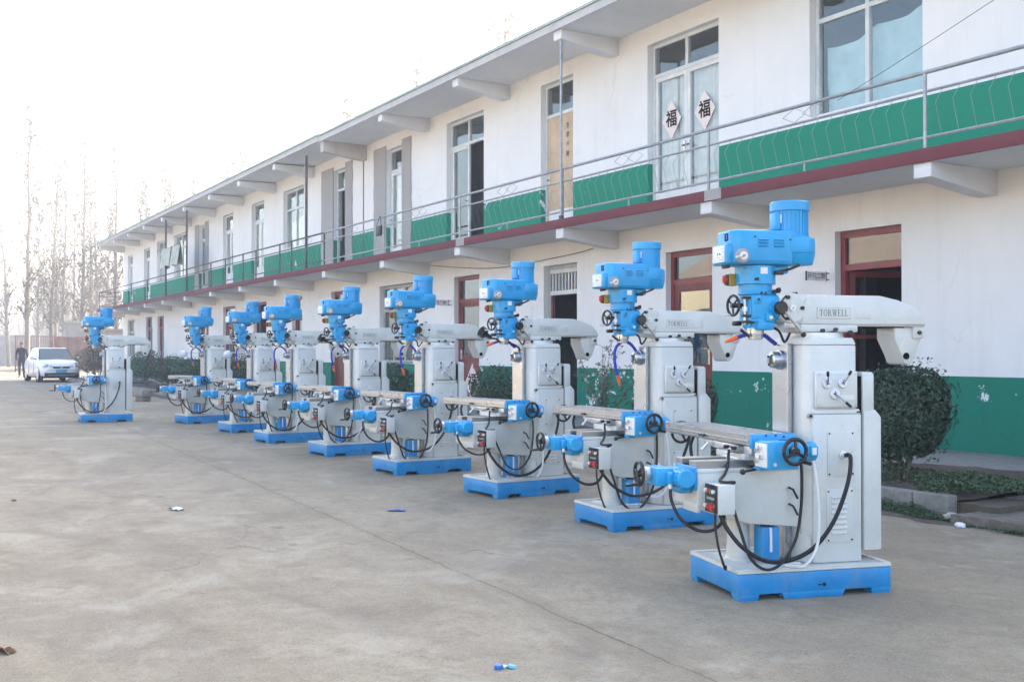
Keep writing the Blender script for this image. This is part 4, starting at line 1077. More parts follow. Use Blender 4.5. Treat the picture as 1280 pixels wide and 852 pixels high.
for i in range(10):
    a, b = rail_posts[i], rail_posts[i + 1]
    m = MB(); n = max(2, int(abs(b - a) / .205))
    for j in range(1, n):
        x = a + (b - a) * j / n
        m.tube([(x + .012, YR, 3.96), (x, YR - .10, 3.80), (x - .004, YR, 3.49)], .0032, 'baluster_metal', 5)
    if i < 8:
        c = (a + b) / 2
        for cx in (c - .16, c + .16): m.tube([(cx - .19, YR, 4.065), (cx, YR, 4.15), (cx + .19, YR, 4.065), (cx, YR, 3.98), (cx - .19, YR, 4.065)], .004, 'baluster_metal', 5)
    bpart(m, 'balusters', rl)
for x in (-14.40, -26.22, -38.45, -41.62):
    m = MB(); m.cyl((x, YR - .03, FL2 - .01), (x, YR - .03, SOF2 - .14), .022 if x > -20 else .034, 'rail_metal' if x > -20 else 'rail_rust', n=10)
    m.cyl((x, YR - .03, FL2 - .0), (x, YR - .03, FL2 + .06), .04, 'rail_rust', n=10); bpart(m, 'steel_prop', rl)
# wires on the wall
m = MB(); m.tube([(-21.2, YW - .06, 3.14), (-18.5, YW - .03, 2.90), (-16.0, YW - .03, 2.94), (-15.0, YW - .03, 3.0)], .006, 'wire_black', 5, smooth=6); bpart(m, 'wall_wire')

# things on the balcony
m = MB()
def drape(m, xa, xb, zt, zb, y, mat, ph):
    n = 12; rows = 8; vs = []
    for side in (-1, 1):
        for i in range(n + 1):
            for j in range(rows + 1):
                t = j / rows; x = xa + (xb - xa) * i / n + .03 * (t - .5) * math.sin(ph)
                vs.append((x, y + side * (.02 + .09 * t) + .03 * math.sin(i * 1.1 + ph + t), zt - (zt - zb) * t - .05 * math.sin(i * .5 + ph) * t))
    N = (n + 1) * (rows + 1)
    for s in (0, 1):
        for i in range(n):
            for j in range(rows): m.f.append([len(m.v) + s * N + k for k in (i * (rows + 1) + j, (i + 1) * (rows + 1) + j, (i + 1) * (rows + 1) + j + 1, i * (rows + 1) + j + 1)]); m.mi.append(m.slot(mat))
    for i in range(n): m.f.append([len(m.v) + k for k in (i * (rows + 1), (i + 1) * (rows + 1), N + (i + 1) * (rows + 1), N + i * (rows + 1))]); m.mi.append(m.slot(mat))
    m.v += vs
drape(m, -42.2, -40.75, 5.14, 4.42, YR - .05, 'blanket', .4); tag(m.build('blanket'), 'greenish grey blanket hung over the balcony, wider left one of the pair', 'blanket', 'blankets airing on the balcony')
m = MB(); drape(m, -40.55, -39.3, 5.10, 4.40, YR - .05, 'blanket', 1.9); tag(m.build('blanket'), 'greenish grey blanket hung over the balcony, narrower right one of the pair', 'blanket', 'blankets airing on the balcony')
m = MB(); m.tube([(-43.2, YR - .05, 5.16), (-41.6, YR - .05, 5.13), (-38.4, YR - .05, 5.16)], .007, 'wire_black', 5, smooth=5); tag(m.build('clothes_line'), 'thin line stretched between two rusty props, carrying the grey blankets', 'clothes line')
m = MB(); m.box(-21.72, -21.44, YR - .075, YR - .028, 3.76, 3.98, 'black_rubber', .02, 2); m.tube([(-21.70, YR - .05, 3.97), (-21.58, YR - .03, 4.19), (-21.46, YR - .05, 3.97)], .007, 'black_rubber', 6, smooth=5); tag(m.build('black_bag'), 'small black bag hooked on the balcony rail beside the grey cement door surround', 'bag')
m = MB(); m.tube([(-8.65, 9.38, 4.10), (-7.7, 9.36, 4.36), (-6.73, 9.36, 4.65), (-4.0, 9.30, 5.45), (-2.0, 9.27, 6.33)], .0036, 'wire_black', 5, smooth=6); tag(m.build('slack_wire'), 'thin dark wire slanting from balcony rail up past the wide upper window', 'wire')
# bookcase inside the open ground floor door
t = thing('bookcase', 'dim glazed bookcase standing inside the open red framed doorway', 'bookcase', (-9.35, 12.0, FL1))
m = MB(); m.box(-.75, .75, 0, .4, 0, 1.75, 'grey_frame', .005); m.build('cabinet', t)
m = MB()
for x in (-.73, -.02, .69): m.box(x, x + .045, -.03, -.003, .05, 1.72, 'alu_frame')
for z in (.05, .6, 1.12, 1.68): m.box(-.73, .735, -.026, -.004, z, z + .04, 'alu_frame')
m.build('door_frame', t)
# ------------------------------------------------------------------ ground, yard, walkway, beds
def sheet(name, x0, x1, y0, y1, z, mat, nx=1, ny=1):
    m = MB(); vs = [(x0 + (x1 - x0) * i / nx, y0 + (y1 - y0) * j / ny, z) for i in range(nx + 1) for j in range(ny + 1)]
    m.add(vs, [(i * (ny + 1) + j, (i + 1) * (ny + 1) + j, (i + 1) * (ny + 1) + j + 1, i * (ny + 1) + j + 1) for i in range(nx) for j in range(ny)], mat)
    return structure(m.build(name, smooth=0))
sheet('ground', -330, 120, -220, 230, 0.0, 'dry_earth')
random.seed(11)
m = MB()          # the yard, with a slightly broken far edge
edge = []
x = -62.0
while x < 16: edge.append((x, 6.70 + random.uniform(-.035, .035))); x += random.uniform(.12, .45)
edge.append((16, 6.7))
far = [(-62 + random.uniform(-.6, .6), y) for y in (5.5, 3, 0, -4, -9, -14, -20)]
m.add([(a, b, .004) for a, b in [(16, -21)] + edge[::-1] + far], [tuple(range(len(edge) + len(far) + 1))], 'yard_concrete')
structure(m.build('yard', smooth=0))
m = MB(); m.box(X0 - .3, X1, 8.95, YW + .26, -.05, .147, 'path_concrete', .012); structure(m.build('walkway'))
# raised planting strip behind a concrete kerb
BEDS = [(-11.7, -5.33), (-18.6, -12.5), (-25.8, -19.2), (-38.5, -27.0), (-48.5, -41.0)]
for a, b in BEDS:
    m = MB(); x = a
    while x < b - .05:
        L = min(random.uniform(.55, .75), b - x); j = random.uniform(-.012, .012)
        m.box(x + .006, x + L - .006, 6.93 + j, 7.05 + j, -.03, .172 + random.uniform(-.014, .008), 'kerb_concrete', .014, 2); x += L
    m.box(a, a + .12, 7.06, 8.93, -.03, .18, 'kerb_concrete', .012)
    structure(m.build('kerb'))
    m = MB(); n = 30; q = 8; vs = []
    for i in range(n + 1):
        for k in range(q + 1):
            vs.append((a + .13 + (b - a - .10) * i / n, 7.04 + 1.9 * k / q, .15 + random.uniform(-.02, .035) - (.03 if k == 0 else 0)))
    m.add(vs, [(i * (q + 1) + k, (i + 1) * (q + 1) + k, (i + 1) * (q + 1) + k + 1, i * (q + 1) + k + 1) for i in range(n) for k in range(q)], 'bed_soil'); structure(m.build('soil', smooth=60))
# strip of earth between yard and kerb, and the rough cracked slab right of the planting
m = MB(); vs = []; n = 160
for i in range(n + 1):
    for k, y in enumerate((6.62, 6.78, 6.96)): vs.append((-50 + 45 * i / n, y + random.uniform(-.03, .03), (-.004, .022, .04)[k] + random.uniform(-.006, .012)))
m.add(vs, [(i * 3 + k, i * 3 + 3 + k, i * 3 + 4 + k, i * 3 + 1 + k) for i in range(n) for k in range(2)], 'bed_soil'); structure(m.build('verge', smooth=60))
m = MB()
def ragged(x0, x1, y0, y1, step=.16, amp=.035):
    pts = []
    x = x0
    while x < x1: pts.append((x, y0 + random.uniform(-amp, amp))); x += random.uniform(.5, 1.5) * step
    y = y0
    while y < y1: pts.append((x1 + random.uniform(-amp, amp) * .4, y)); y += .4
    x = x1
    while x > x0: pts.append((x, y1)); x -= .5
    y = y1
    while y > y0: pts.append((x0 + random.uniform(-amp, amp), y)); y -= random.uniform(.5, 1.5) * step
    return pts
m.prism(ragged(-5.15, -3.95, 6.76, 7.55), 'z', -.03, .075, 'slab_concrete'); m.prism(ragged(-3.90, 3.0, 6.70, 7.60), 'z', -.03, .068, 'slab_concrete')
m.prism(ragged(-5.30, 3.0, 7.58, 8.93, amp=.05), 'z', -.03, .128, 'slab_concrete')
structure(m.build('paving_slab', smooth=25))
m = MB(); m.prism(ragged(-5.62, -4.98, 7.03, 7.66, amp=.04), 'z', -.03, .118, 'bed_soil'); structure(m.build('soil', smooth=25))
# ------------------------------------------------------------------ plants
def leaf_quads(m, c, nrm, up, L, Wd, mat, fold=.25):
    side = nrm.cross(up)
    if side.length < 1e-4: side = nrm.orthogonal()
    side.normalize(); up = side.cross(nrm).normalized()
    a, b = c - up * L * .5, c + up * L * .5
    l, r = c - side * Wd * .5 + nrm * Wd * fold, c + side * Wd * .5 + nrm * Wd * fold
    m.add([a, r, b, l], [(0, 1, 2), (0, 2, 3)], mat)
def shrub(name, label, x, y, z0, rx, rz, n, ls, seed, mat='shrub_leaf', cat='shrub', group='shrubs along the walkway', lumps=11):
    rnd = random.Random(seed)
    t = thing(name, label, cat, (x, y, z0), 0, group)
    lump = []
    for i in range(lumps):
        u = rnd.uniform(0, 2 * PI); v = rnd.uniform(-.5, 1.0)
        d = Vector((math.cos(u) * math.sqrt(max(0, 1 - v * v)), math.sin(u) * math.sqrt(max(0, 1 - v * v)), v)); lump.append((d, rnd.uniform(.10, .28)))
    m = MB()
    for i in range(n):
        u = rnd.uniform(0, 2 * PI); v = rnd.uniform(-.85, 1.0); s = math.sqrt(1 - v * v)
        d = Vector((math.cos(u) * s, math.sin(u) * s, v))
        k = .80 + sum(h * max(0, d.dot(l) - .72) / .28 for l, h in lump) * .55
        depth = rnd.random() ** 2.6
        rad = k * (1 - .55 * depth) * (1 + (.24 * rnd.random() if rnd.random() < .13 else 0))
        c = Vector((d.x * rx * rad, d.y * rx * rad, rz * 1.02 + d.z * rz * rad))
        if c.z < .04: c.z = rnd.uniform(.03, .2)
        nn = (d + Vector((rnd.gauss(0, .65), rnd.gauss(0, .65), rnd.gauss(.25, .55)))).normalized()
        up = (d * .6 + Vector((rnd.gauss(0, .6), rnd.gauss(0, .6), rnd.gauss(.5, .5)))).normalized()
        leaf_quads(m, c, nn, up, ls * rnd.uniform(.7, 1.35), ls * rnd.uniform(.38, .6), mat)
    m.build('foliage', t, smooth=0)
    m = MB()
    for i in range(16):
        u = rnd.uniform(0, 2 * PI); r = rx * rnd.uniform(.4, .8)
        m.tube([(.05 * math.cos(u), .05 * math.sin(u), -.03), (r * .45 * math.cos(u + .2), r * .45 * math.sin(u + .2), rz * .6), (r * math.cos(u), r * math.sin(u), rz * rnd.uniform(1.1, 1.6))], .01, 'bark', 5, radii=[.014, .009, .004])
    m.build('stems', t)
    return t
shrub('round_shrub', 'dense round evergreen shrub behind the nearest milling machine, beside the weedy kerb', -6.48, 7.78, .18, .50, .485, 13500, .043, 1, lumps=9)
shrub('evergreen_shrub', 'dark evergreen shrub peeping out between the two nearest milling machines', -9.55, 7.8, .17, .52, .43, 5500, .040, 2)
shrub('evergreen_shrub', 'small dark evergreen shrub left of the leggy rose bush, below the green wainscot', -13.62, 7.75, .17, .44, .44, 4200, .042, 3)
shrub('evergreen_shrub', 'dark evergreen shrub beneath the grey framed ground floor window', -17.15, 7.75, .17, .44, .46, 3800, .045, 4)
shrub('evergreen_shrub', 'dark evergreen shrub half hidden behind the far machines near the dark doorway', -26.4, 7.7, .17, .42, .55, 2200, .055, 5)
shrub('bushy_shrub', 'bushy shrub rightmost of the clump of three', -30.0, 7.6, .17, .55, .48, 2300, .06, 6)
shrub('bushy_shrub', 'broad bushy shrub, middle one of the clump of three', -33.0, 7.6, .17, .62, .52, 2500, .06, 7)
shrub('bushy_shrub', 'tall narrow bushy shrub, leftmost of the clump of three', -36.6, 7.6, .17, .58, .62, 2500, .06, 8)
shrub('bushy_shrub', 'dark shrub standing behind the solitary machine and the white car', -46.3, 7.75, .17, .8, .75, 2600, .07, 9)
def rose():
    rnd = random.Random(21); t = thing('rose_bush', 'leggy rose bush with thin bare stems and sparse leaves against the green wainscot', 'bush', (-10.85, 7.7, .17))
    ms, ml = MB(), MB()
    for i in range(15):
        u = rnd.uniform(0, 2 * PI); sp = rnd.uniform(.08, .55); h = rnd.uniform(.55, 1.22)
        pts = [Vector((.06 * math.cos(u), .06 * math.sin(u), -.02)), Vector((sp * .35 * math.cos(u), sp * .35 * math.sin(u), h * .5)), Vector((sp * math.cos(u + .3), sp * math.sin(u + .3), h))]
        P, _ = spline(pts, 6); ms.tube(P, .005, 'twig', 5, radii=[.007 - .005 * k / len(P) for k in range(len(P))])
        for j in range(15):
            k = rnd.randint(5, len(P) - 1); c = P[k] + Vector((rnd.gauss(0, .06), rnd.gauss(0, .06), rnd.gauss(0, .05)))
            ms.tube([P[k], c], .002, 'twig', 4)
            for q in range(3):
                d = Vector((rnd.gauss(0, 1), rnd.gauss(0, 1), rnd.gauss(.3, .8))).normalized(); leaf_quads(ml, c + d * .022, Vector((rnd.gauss(0, .6), rnd.gauss(0, .6), 1)).normalized(), d, .042, .022, 'rose_leaf')
    ms.build('stems', t); ml.build('foliage', t, smooth=0)
rose()
def cover(name, label, spots, n, ls, seed, z):
    rnd = random.Random(seed); m = MB()
    for i in range(n):
        cx, cy, rx, ry, h = rnd.choice(spots); u = rnd.uniform(0, 2 * PI); r = math.sqrt(rnd.random()) * (1 + .25 * math.sin(3 * u + cx * 9))
        c = Vector((cx + rx * r * math.cos(u), cy + ry * r * math.sin(u), z + h * (1 - r * .7) * rnd.random() ** .7 + .005))
        leaf_quads(m, c, Vector((rnd.gauss(0, .6), rnd.gauss(0, .6), 1)).normalized(), Vector((rnd.gauss(0, 1), rnd.gauss(0, 1), rnd.gauss(.5, .5))).normalized(), ls * rnd.uniform(.6, 1.4), ls * rnd.uniform(.4, .7), 'ground_leaf')
    o = m.build(name, smooth=0); tag(o, label, 'ground cover', kind='stuff'); return o
cover('ground_cover', 'low green creeping plants covering the planting bed below the round shrub', [(-6.4, 7.6, .75, .45, .12), (-5.75, 7.75, .42, .42, .11), (-5.55, 7.30, .30, .25, .08), (-5.30, 7.75, .38, .32, .07), (-5.05, 8.0, .35, .2, .05), (-7.3, 7.5, .6, .4, .08), (-8.5, 7.5, .8, .4, .07)], 7000, .034, 31, .17)
cover('weeds', 'green weeds growing at the foot of the concrete kerb', [(-5.95, 6.83, .38, .09, .13), (-6.3, 6.84, .34, .085, .14), (-5.6, 6.84, .22, .08, .10), (-6.05, 6.83, .25, .08, .12), (-6.9, 6.84, .5, .08, .09), (-5.3, 6.78, .30, .06, .04), (-8.2, 6.84, .9, .07, .06), (-4.4, 6.70, .5, .04, .02), (-3.6, 6.68, .4, .035, .02), (-12, 6.84, 1.4, .07, .06), (-16, 6.84, 2, .07, .06)], 6500, .027, 32, .01)
# loose things on the ground
def rock(name, label, cat, x, y, z, s, mat, seed, group=None, flat=.6):
    rnd = random.Random(seed); bm = bmesh.new(); bmesh.ops.create_icosphere(bm, subdivisions=2, radius=s)
    for v in bm.verts: v.co = Vector((v.co.x * 1.25, v.co.y, v.co.z * flat)) * rnd.uniform(.78, 1.15)
    m = MB(); m.bm(bm, mat); bm.free(); o = m.build(name, loc=(x, y, z + s * flat * .7), smooth=50); return tag(o, label, cat, group)
rock('stone', 'rounded grey stone lying at the corner of the kerb and the broken slab', 'stone', -5.20, 6.80, .02, .055, 'stone', 1)
rock('stone', 'small white rubble lump beside the rounded grey stone at the slab corner', 'stone', -5.02, 6.66, .004, .035, 'litter_white', 2)
def scrap(name, label, x, y, sx, sy, mat, seed, curl=.4, rz=.5):
    rnd = random.Random(seed); m = MB(); n = 6; vs = []
    for i in range(n + 1):
        for j in range(n + 1):
            a, b = i / n - .5, j / n - .5
            vs.append((a * sx * (1 + .2 * math.sin(j * 2.0)), b * sy, .006 + max(0, curl * .04 * (math.sin(i * 1.3 + seed) + math.cos(j * 1.7)) + rnd.uniform(0, .008))))
    N = len(vs); f = [(i * (n + 1) + j, (i + 1) * (n + 1) + j, (i + 1) * (n + 1) + j + 1, i * (n + 1) + j + 1) for i in range(n) for j in range(n)]
    m.add(vs, f, mat); o = m.build(name, loc=(x, y, .004), smooth=40); o.rotation_euler = (0, 0, rz); return tag(o, label, 'litter', None)
scrap('dry_leaf', 'curled brown dry leaf lying at the left edge of the foreground yard', -4.95, .47, .10, .055, 'dry_leaf', 3, .22)
scrap('paper_scrap', 'blue and white paper scrap lying on the yard before the third machine', -7.78, 3.53, .14, .07, 'litter_blue', 4, .12, 1.0)
scrap('paper_scrap', 'flat white paper scrap on the open yard left of the long joint', -8.72, 2.06, .13, .09, 'litter_white', 5, .2, .3)
scrap('paper_scrap', 'tiny dark scrap farther out on the open yard', -9.9, 1.0, .05, .035, 'bark', 6, .15, .3)
t = thing('crushed_carton', 'small crushed blue and white carton in the centre foreground', 'litter', (-3.70, 2.12, .004), R(35))
m = MB(); m.box(-.022, .018, -.02, .02, 0, .026, 'litter_blue', .005); m.box(-.02, .03, .018, .05, 0, .014, 'litter_white', .004); m.build('carton', t)
m = MB(); m.lathe((.055, .045, .002), (.15, .1, 1), [(0, .024), (.006, .026), (.016, .020), (.018, 0)], 'litter_cyan', 16); m.build('cap', t)
t.scale = (.72, .72, .72)
t = thing('concrete_block', 'rough grey concrete block on the yard edge left of the farthest close machine', 'block', (-28.4, 5.85, .004), R(20)); m = MB(); m.box(-.22, .22, -.16, .16, .12, .30, 'kerb_concrete', .02); m.build('block', t)
m = MB(); m.box(-.18, .18, -.12, .12, 0, .125, 'bark', .02); m.build('base', t)
# ------------------------------------------------------------------ poplars
def poplar_meshes(seed, H, nb=80, leaves=750):
    rnd = random.Random(seed); mt, mb, ml = MB(), MB(), MB()
    P = []; lean = (rnd.uniform(-.03, .03), rnd.uniform(-.03, .03)); off = [0, 0]
    for i in range(15):
        z = H * i / 14; off[0] += rnd.gauss(0, .035); off[1] += rnd.gauss(0, .035)
        P.append(Vector((lean[0] * z + off[0], lean[1] * z + off[1], z - .15)))
    rad = [.15 * (1 - i / 14) ** .85 + .026 for i in range(15)]
    mt.tube(P, .1, 'bark', 8, radii=rad)
    S, _ = spline(P, 6)
    for i in range(nb):
        k = int(len(S) * (.18 + .78 * (i + rnd.random()) / nb)); k = min(k, len(S) - 1); o = S[k]; f = k / len(S)
        u = rnd.uniform(0, 2 * PI); L = (2.6 * (1 - f) + .45) * rnd.uniform(.5, 1.1) * min(1, .4 + f * 2)
        out = rnd.uniform(.45, .8); Q = [o]; d = Vector((math.cos(u) * out, math.sin(u) * out, 1 - out * .4)).normalized()
        for j in range(4):
            d = (d + Vector((rnd.gauss(0, .10), rnd.gauss(0, .10), .10))).normalized(); Q.append(Q[-1] + d * L / 4)
        r0 = .034 * (1 - f) + .020
        mb.tube(Q, .01, 'twig', 4, caps=False, radii=[r0, r0 * .75, r0 * .55, r0 * .4, .004])
        for j in range(rnd.randint(3, 6)):
            b = Q[rnd.randint(1, 4)]; dd = (d + Vector((rnd.gauss(0, .5), rnd.gauss(0, .5), rnd.gauss(.2, .3)))).normalized(); l2 = rnd.uniform(.25, .7); e = b + dd * l2
            mb.tube([b, b + dd * l2 * .5 + Vector((0, 0, .02)), e], .004, 'twig', 3, caps=False, radii=[.015, .012, .008])
            for q in range(rnd.choice((0, 1, 2, 3, 4))):
                if leaves > 0:
                    leaves -= 1; c = e + Vector((rnd.gauss(0, .08), rnd.gauss(0, .08), rnd.gauss(0, .08)))
                    leaf_quads(ml, c, Vector((rnd.gauss(0, 1), rnd.gauss(0, 1), rnd.gauss(0, 1))).normalized(), Vector((0, 0, -1)), .19, .15, 'poplar_leaf', .1)
    return mt, mb, ml
protos = []
for s, H in ((1, 16.5), (2, 15.2), (3, 17.4), (4, 14.0)):
    t = thing('poplar_tree', 'x', 'tree'); mt, mb, ml = poplar_meshes(s * 13, H)
    mt.build('trunk', t, smooth=60); mb.build('branches', t, smooth=60); ml.build('leaves', t, smooth=0)
    protos.append(t)
used = set()
def cam_ground(px, d):
    a = R(30.5); t = (px - 640) / 1350
    return d * (t * math.sin(a) - math.cos(a)), d * (t * math.cos(a) + math.sin(a))
TREES = [(34, 66, 0, 1.0, 'front, leaning slightly, leftmost tall bare poplar before the grey wall'), (62, 78, 1, 1.0, 'tall leafy twigged poplar rising left of the shed behind the car'), (80, 84, 2, .95, 'slim poplar just right of the shed roof, in the leftmost group'),
         (100, 76, 2, 1.0, 'tallest poplar above the solitary machine'), (113, 90, 3, 1.1, 'thin leaning poplar close behind the tallest one'), (146, 80, 0, 1.0, 'poplar at the far end corner of the building'),
         (184, 81, 1, 1.0, 'poplar showing above the far end of the roof, leftmost one behind the building'), (226, 80, 3, 1.05, 'bushy twigged poplar behind the roof right of the far end'),
         (277, 76, 1, .98, 'slender poplar tip behind the roof, left one of a close pair'), (302, 73, 2, .88, 'slender poplar tip behind the roof, right one of a close pair'), (330, 70, 3, .95, 'short poplar tip behind the roof left of the stained beam'),
         (432, 60, 0, .94, 'thin poplar tip behind the roof above the stained beam'), (527, 55, 2, .93, 'thin poplar tip behind the roof between the stained beam and the long prop'), (631, 49, 0, 1.02, 'highest poplar tip seen over the roof, nearest the top edge'),
         (12, 92, 3, 1.0, 'far faded poplar at the left edge behind the grey wall'), (48, 98, 0, .9, 'far faded poplar between the leaning one and the leafy one'), (130, 100, 1, 1.0, 'far faded poplar seen over the balcony end rail'),
         (70, 92, 3, 1.0, 'faded poplar right behind the leafy twigged one'), (90, 100, 2, .9, 'slim faded poplar between the shed and the tallest one'), (122, 88, 2, .95, 'tall poplar right of the thin leaning one'), (164, 90, 3, 1.12, 'poplar crown just left of the roof end behind the building'), (205, 84, 0, 1.0, 'leafy poplar crown between the far roof end and the bushy twigged one'), (252, 84, 3, 1.1, 'faint poplar crown left of the close pair behind the roof'), (380, 66, 1, .93, 'twig tip just above the roof left of the stained beam, lower than its neighbour')]
for i, (px, d, p, s, lab) in enumerate(TREES):
    o = protos[p] if p not in used else copy_tree(protos[p]); used.add(p)
    x, y = cam_ground(px, d); o.location = (x, y, 0); o.scale = (s, s, s); o.rotation_euler = (0, 0, i * 1.7)
    tag(o, lab, 'tree', 'bare poplars beyond the yard')
# far-off wood that reads as one mass
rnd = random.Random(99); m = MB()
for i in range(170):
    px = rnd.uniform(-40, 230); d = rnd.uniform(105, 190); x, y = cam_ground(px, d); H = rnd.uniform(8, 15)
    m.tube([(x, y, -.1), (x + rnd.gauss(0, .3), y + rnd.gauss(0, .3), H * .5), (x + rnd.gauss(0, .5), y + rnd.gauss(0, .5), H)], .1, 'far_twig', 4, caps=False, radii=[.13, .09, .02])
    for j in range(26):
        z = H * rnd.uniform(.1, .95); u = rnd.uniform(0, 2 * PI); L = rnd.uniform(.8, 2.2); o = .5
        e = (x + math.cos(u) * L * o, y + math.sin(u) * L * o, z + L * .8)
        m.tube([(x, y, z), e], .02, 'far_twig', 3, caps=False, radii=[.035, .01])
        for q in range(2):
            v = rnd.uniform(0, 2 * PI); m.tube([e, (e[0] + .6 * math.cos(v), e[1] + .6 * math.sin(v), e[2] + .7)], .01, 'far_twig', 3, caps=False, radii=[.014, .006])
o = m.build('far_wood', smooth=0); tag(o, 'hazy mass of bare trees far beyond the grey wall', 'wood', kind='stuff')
# ------------------------------------------------------------------ fence, wall, shed
FX = -77.0
t = thing('sheet_fence', 'rusty reddish corrugated sheet fence behind the white car', 'fence', (FX, 11.5, 0))
m = MB(); n = 150; y0, y1 = -1.3, 22.0; vs = []
for i in range(n + 1):
    y = y0 + (y1 - y0) * i / n; dx = .035 * (1 if (i // 2) % 2 else -1)
    vs += [(dx, y, .05), (dx, y, 2.28 + .02 * math.sin(i * .7))]
m.add(vs, [(2 * i, 2 * i + 2, 2 * i + 3, 2 * i + 1) for i in range(n)], 'rust_fence')
m.build('sheeting', t, smooth=0)
m = MB()
for z in (.4, 1.2, 2.1): m.box(.05, .11, y0, y1, z, z + .06, 'rust_red')
m.build('rail', t)
for k in range(8):
    m = MB(); y = y0 + (y1 - y0) * k / 7; m.box(.045, .125, y - .05, y + .05, -.05, 2.33, 'rust_red'); m.build('post', t)
t = thing('barred_gate', 'open red barred gate beside the sheet fence, behind the standing person', 'gate', (FX + 1.0, 7.7, 0), R(2))
m = MB()
for z in (.12, .8, 1.5, 2.25): m.box(-.03, .03, 0, 2.4, z, z + .05, 'rust_red')
for y in (0, 2.35): m.box(-.04, .04, y, y + .08, .0, 2.36, 'rust_red')
m.build('gate_frame', t)
m = MB()
for k in range(1, 17): m.box(-.012, .012, k * .14, k * .14 + .022, .17, 2.25, 'rust_red')
m.build('bars', t)
t = thing('boundary_wall', 'long grey brick boundary wall beyond the gate, at the far left', 'wall', (-108, 8, 0))
m = MB(); m.box(-.15, .15, -60, 30, -.1, 2.7, 'brick_grey'); m.build('wall', t); m = MB(); m.box(-.22, .22, -60, 30, 2.7, 2.82, 'cement_grey'); m.build('coping', t)
t = thing('shed', 'low flat roofed grey shed showing above the rusty fence', 'shed', (-84, 15.2, 0))
m = MB(); m.box(-2.2, 2.2, -3.2, 4.5, -.1, 2.75, 'shed_wall'); m.build('wall', t); m = MB(); m.box(-2.4, 2.5, -3.4, 4.7, 2.752, 2.93, 'shed_roof'); m.build('roof', t)
m = MB(); m.box(2.205, 2.24, -2.2, -1.2, 0, 2.1, 'rust_red'); m.build('door', t)
t = thing('chimney_block', 'square grey brick block rising beside the shed roof', 'chimney', (-80.5, 11.9, 0)); m = MB(); m.box(-.5, .5, -.6, .6, -.1, 3.25, 'brick_grey'); m.build('stack', t); m = MB(); m.box(-.58, .58, -.68, .68, 3.252, 3.4, 'cement_grey'); m.build('cap', t)
# building on the other side of the yard, seen in the window panes
t = thing('workshop', 'long tan workshop across the yard, reflected in the ground floor panes', 'building', (-26, -28, 0))
m = MB(); m.box(-34, 42, -9, 0, -.1, 6.4, 'tan_wall'); m.build('wall', t)
m = MB(); m.prism([(.4, 6.402), (-4.5, 9.2), (-9.4, 6.402)], 'x', -34.5, 42.5, 'tan_roof'); m.build('roof', t)
for k in range(14):
    w = MB(); w.box(-32 + k * 5.3, -30 + k * 5.3, .003, .05, 1.6, 4.2, 'dark_glass'); w.build('window', t)
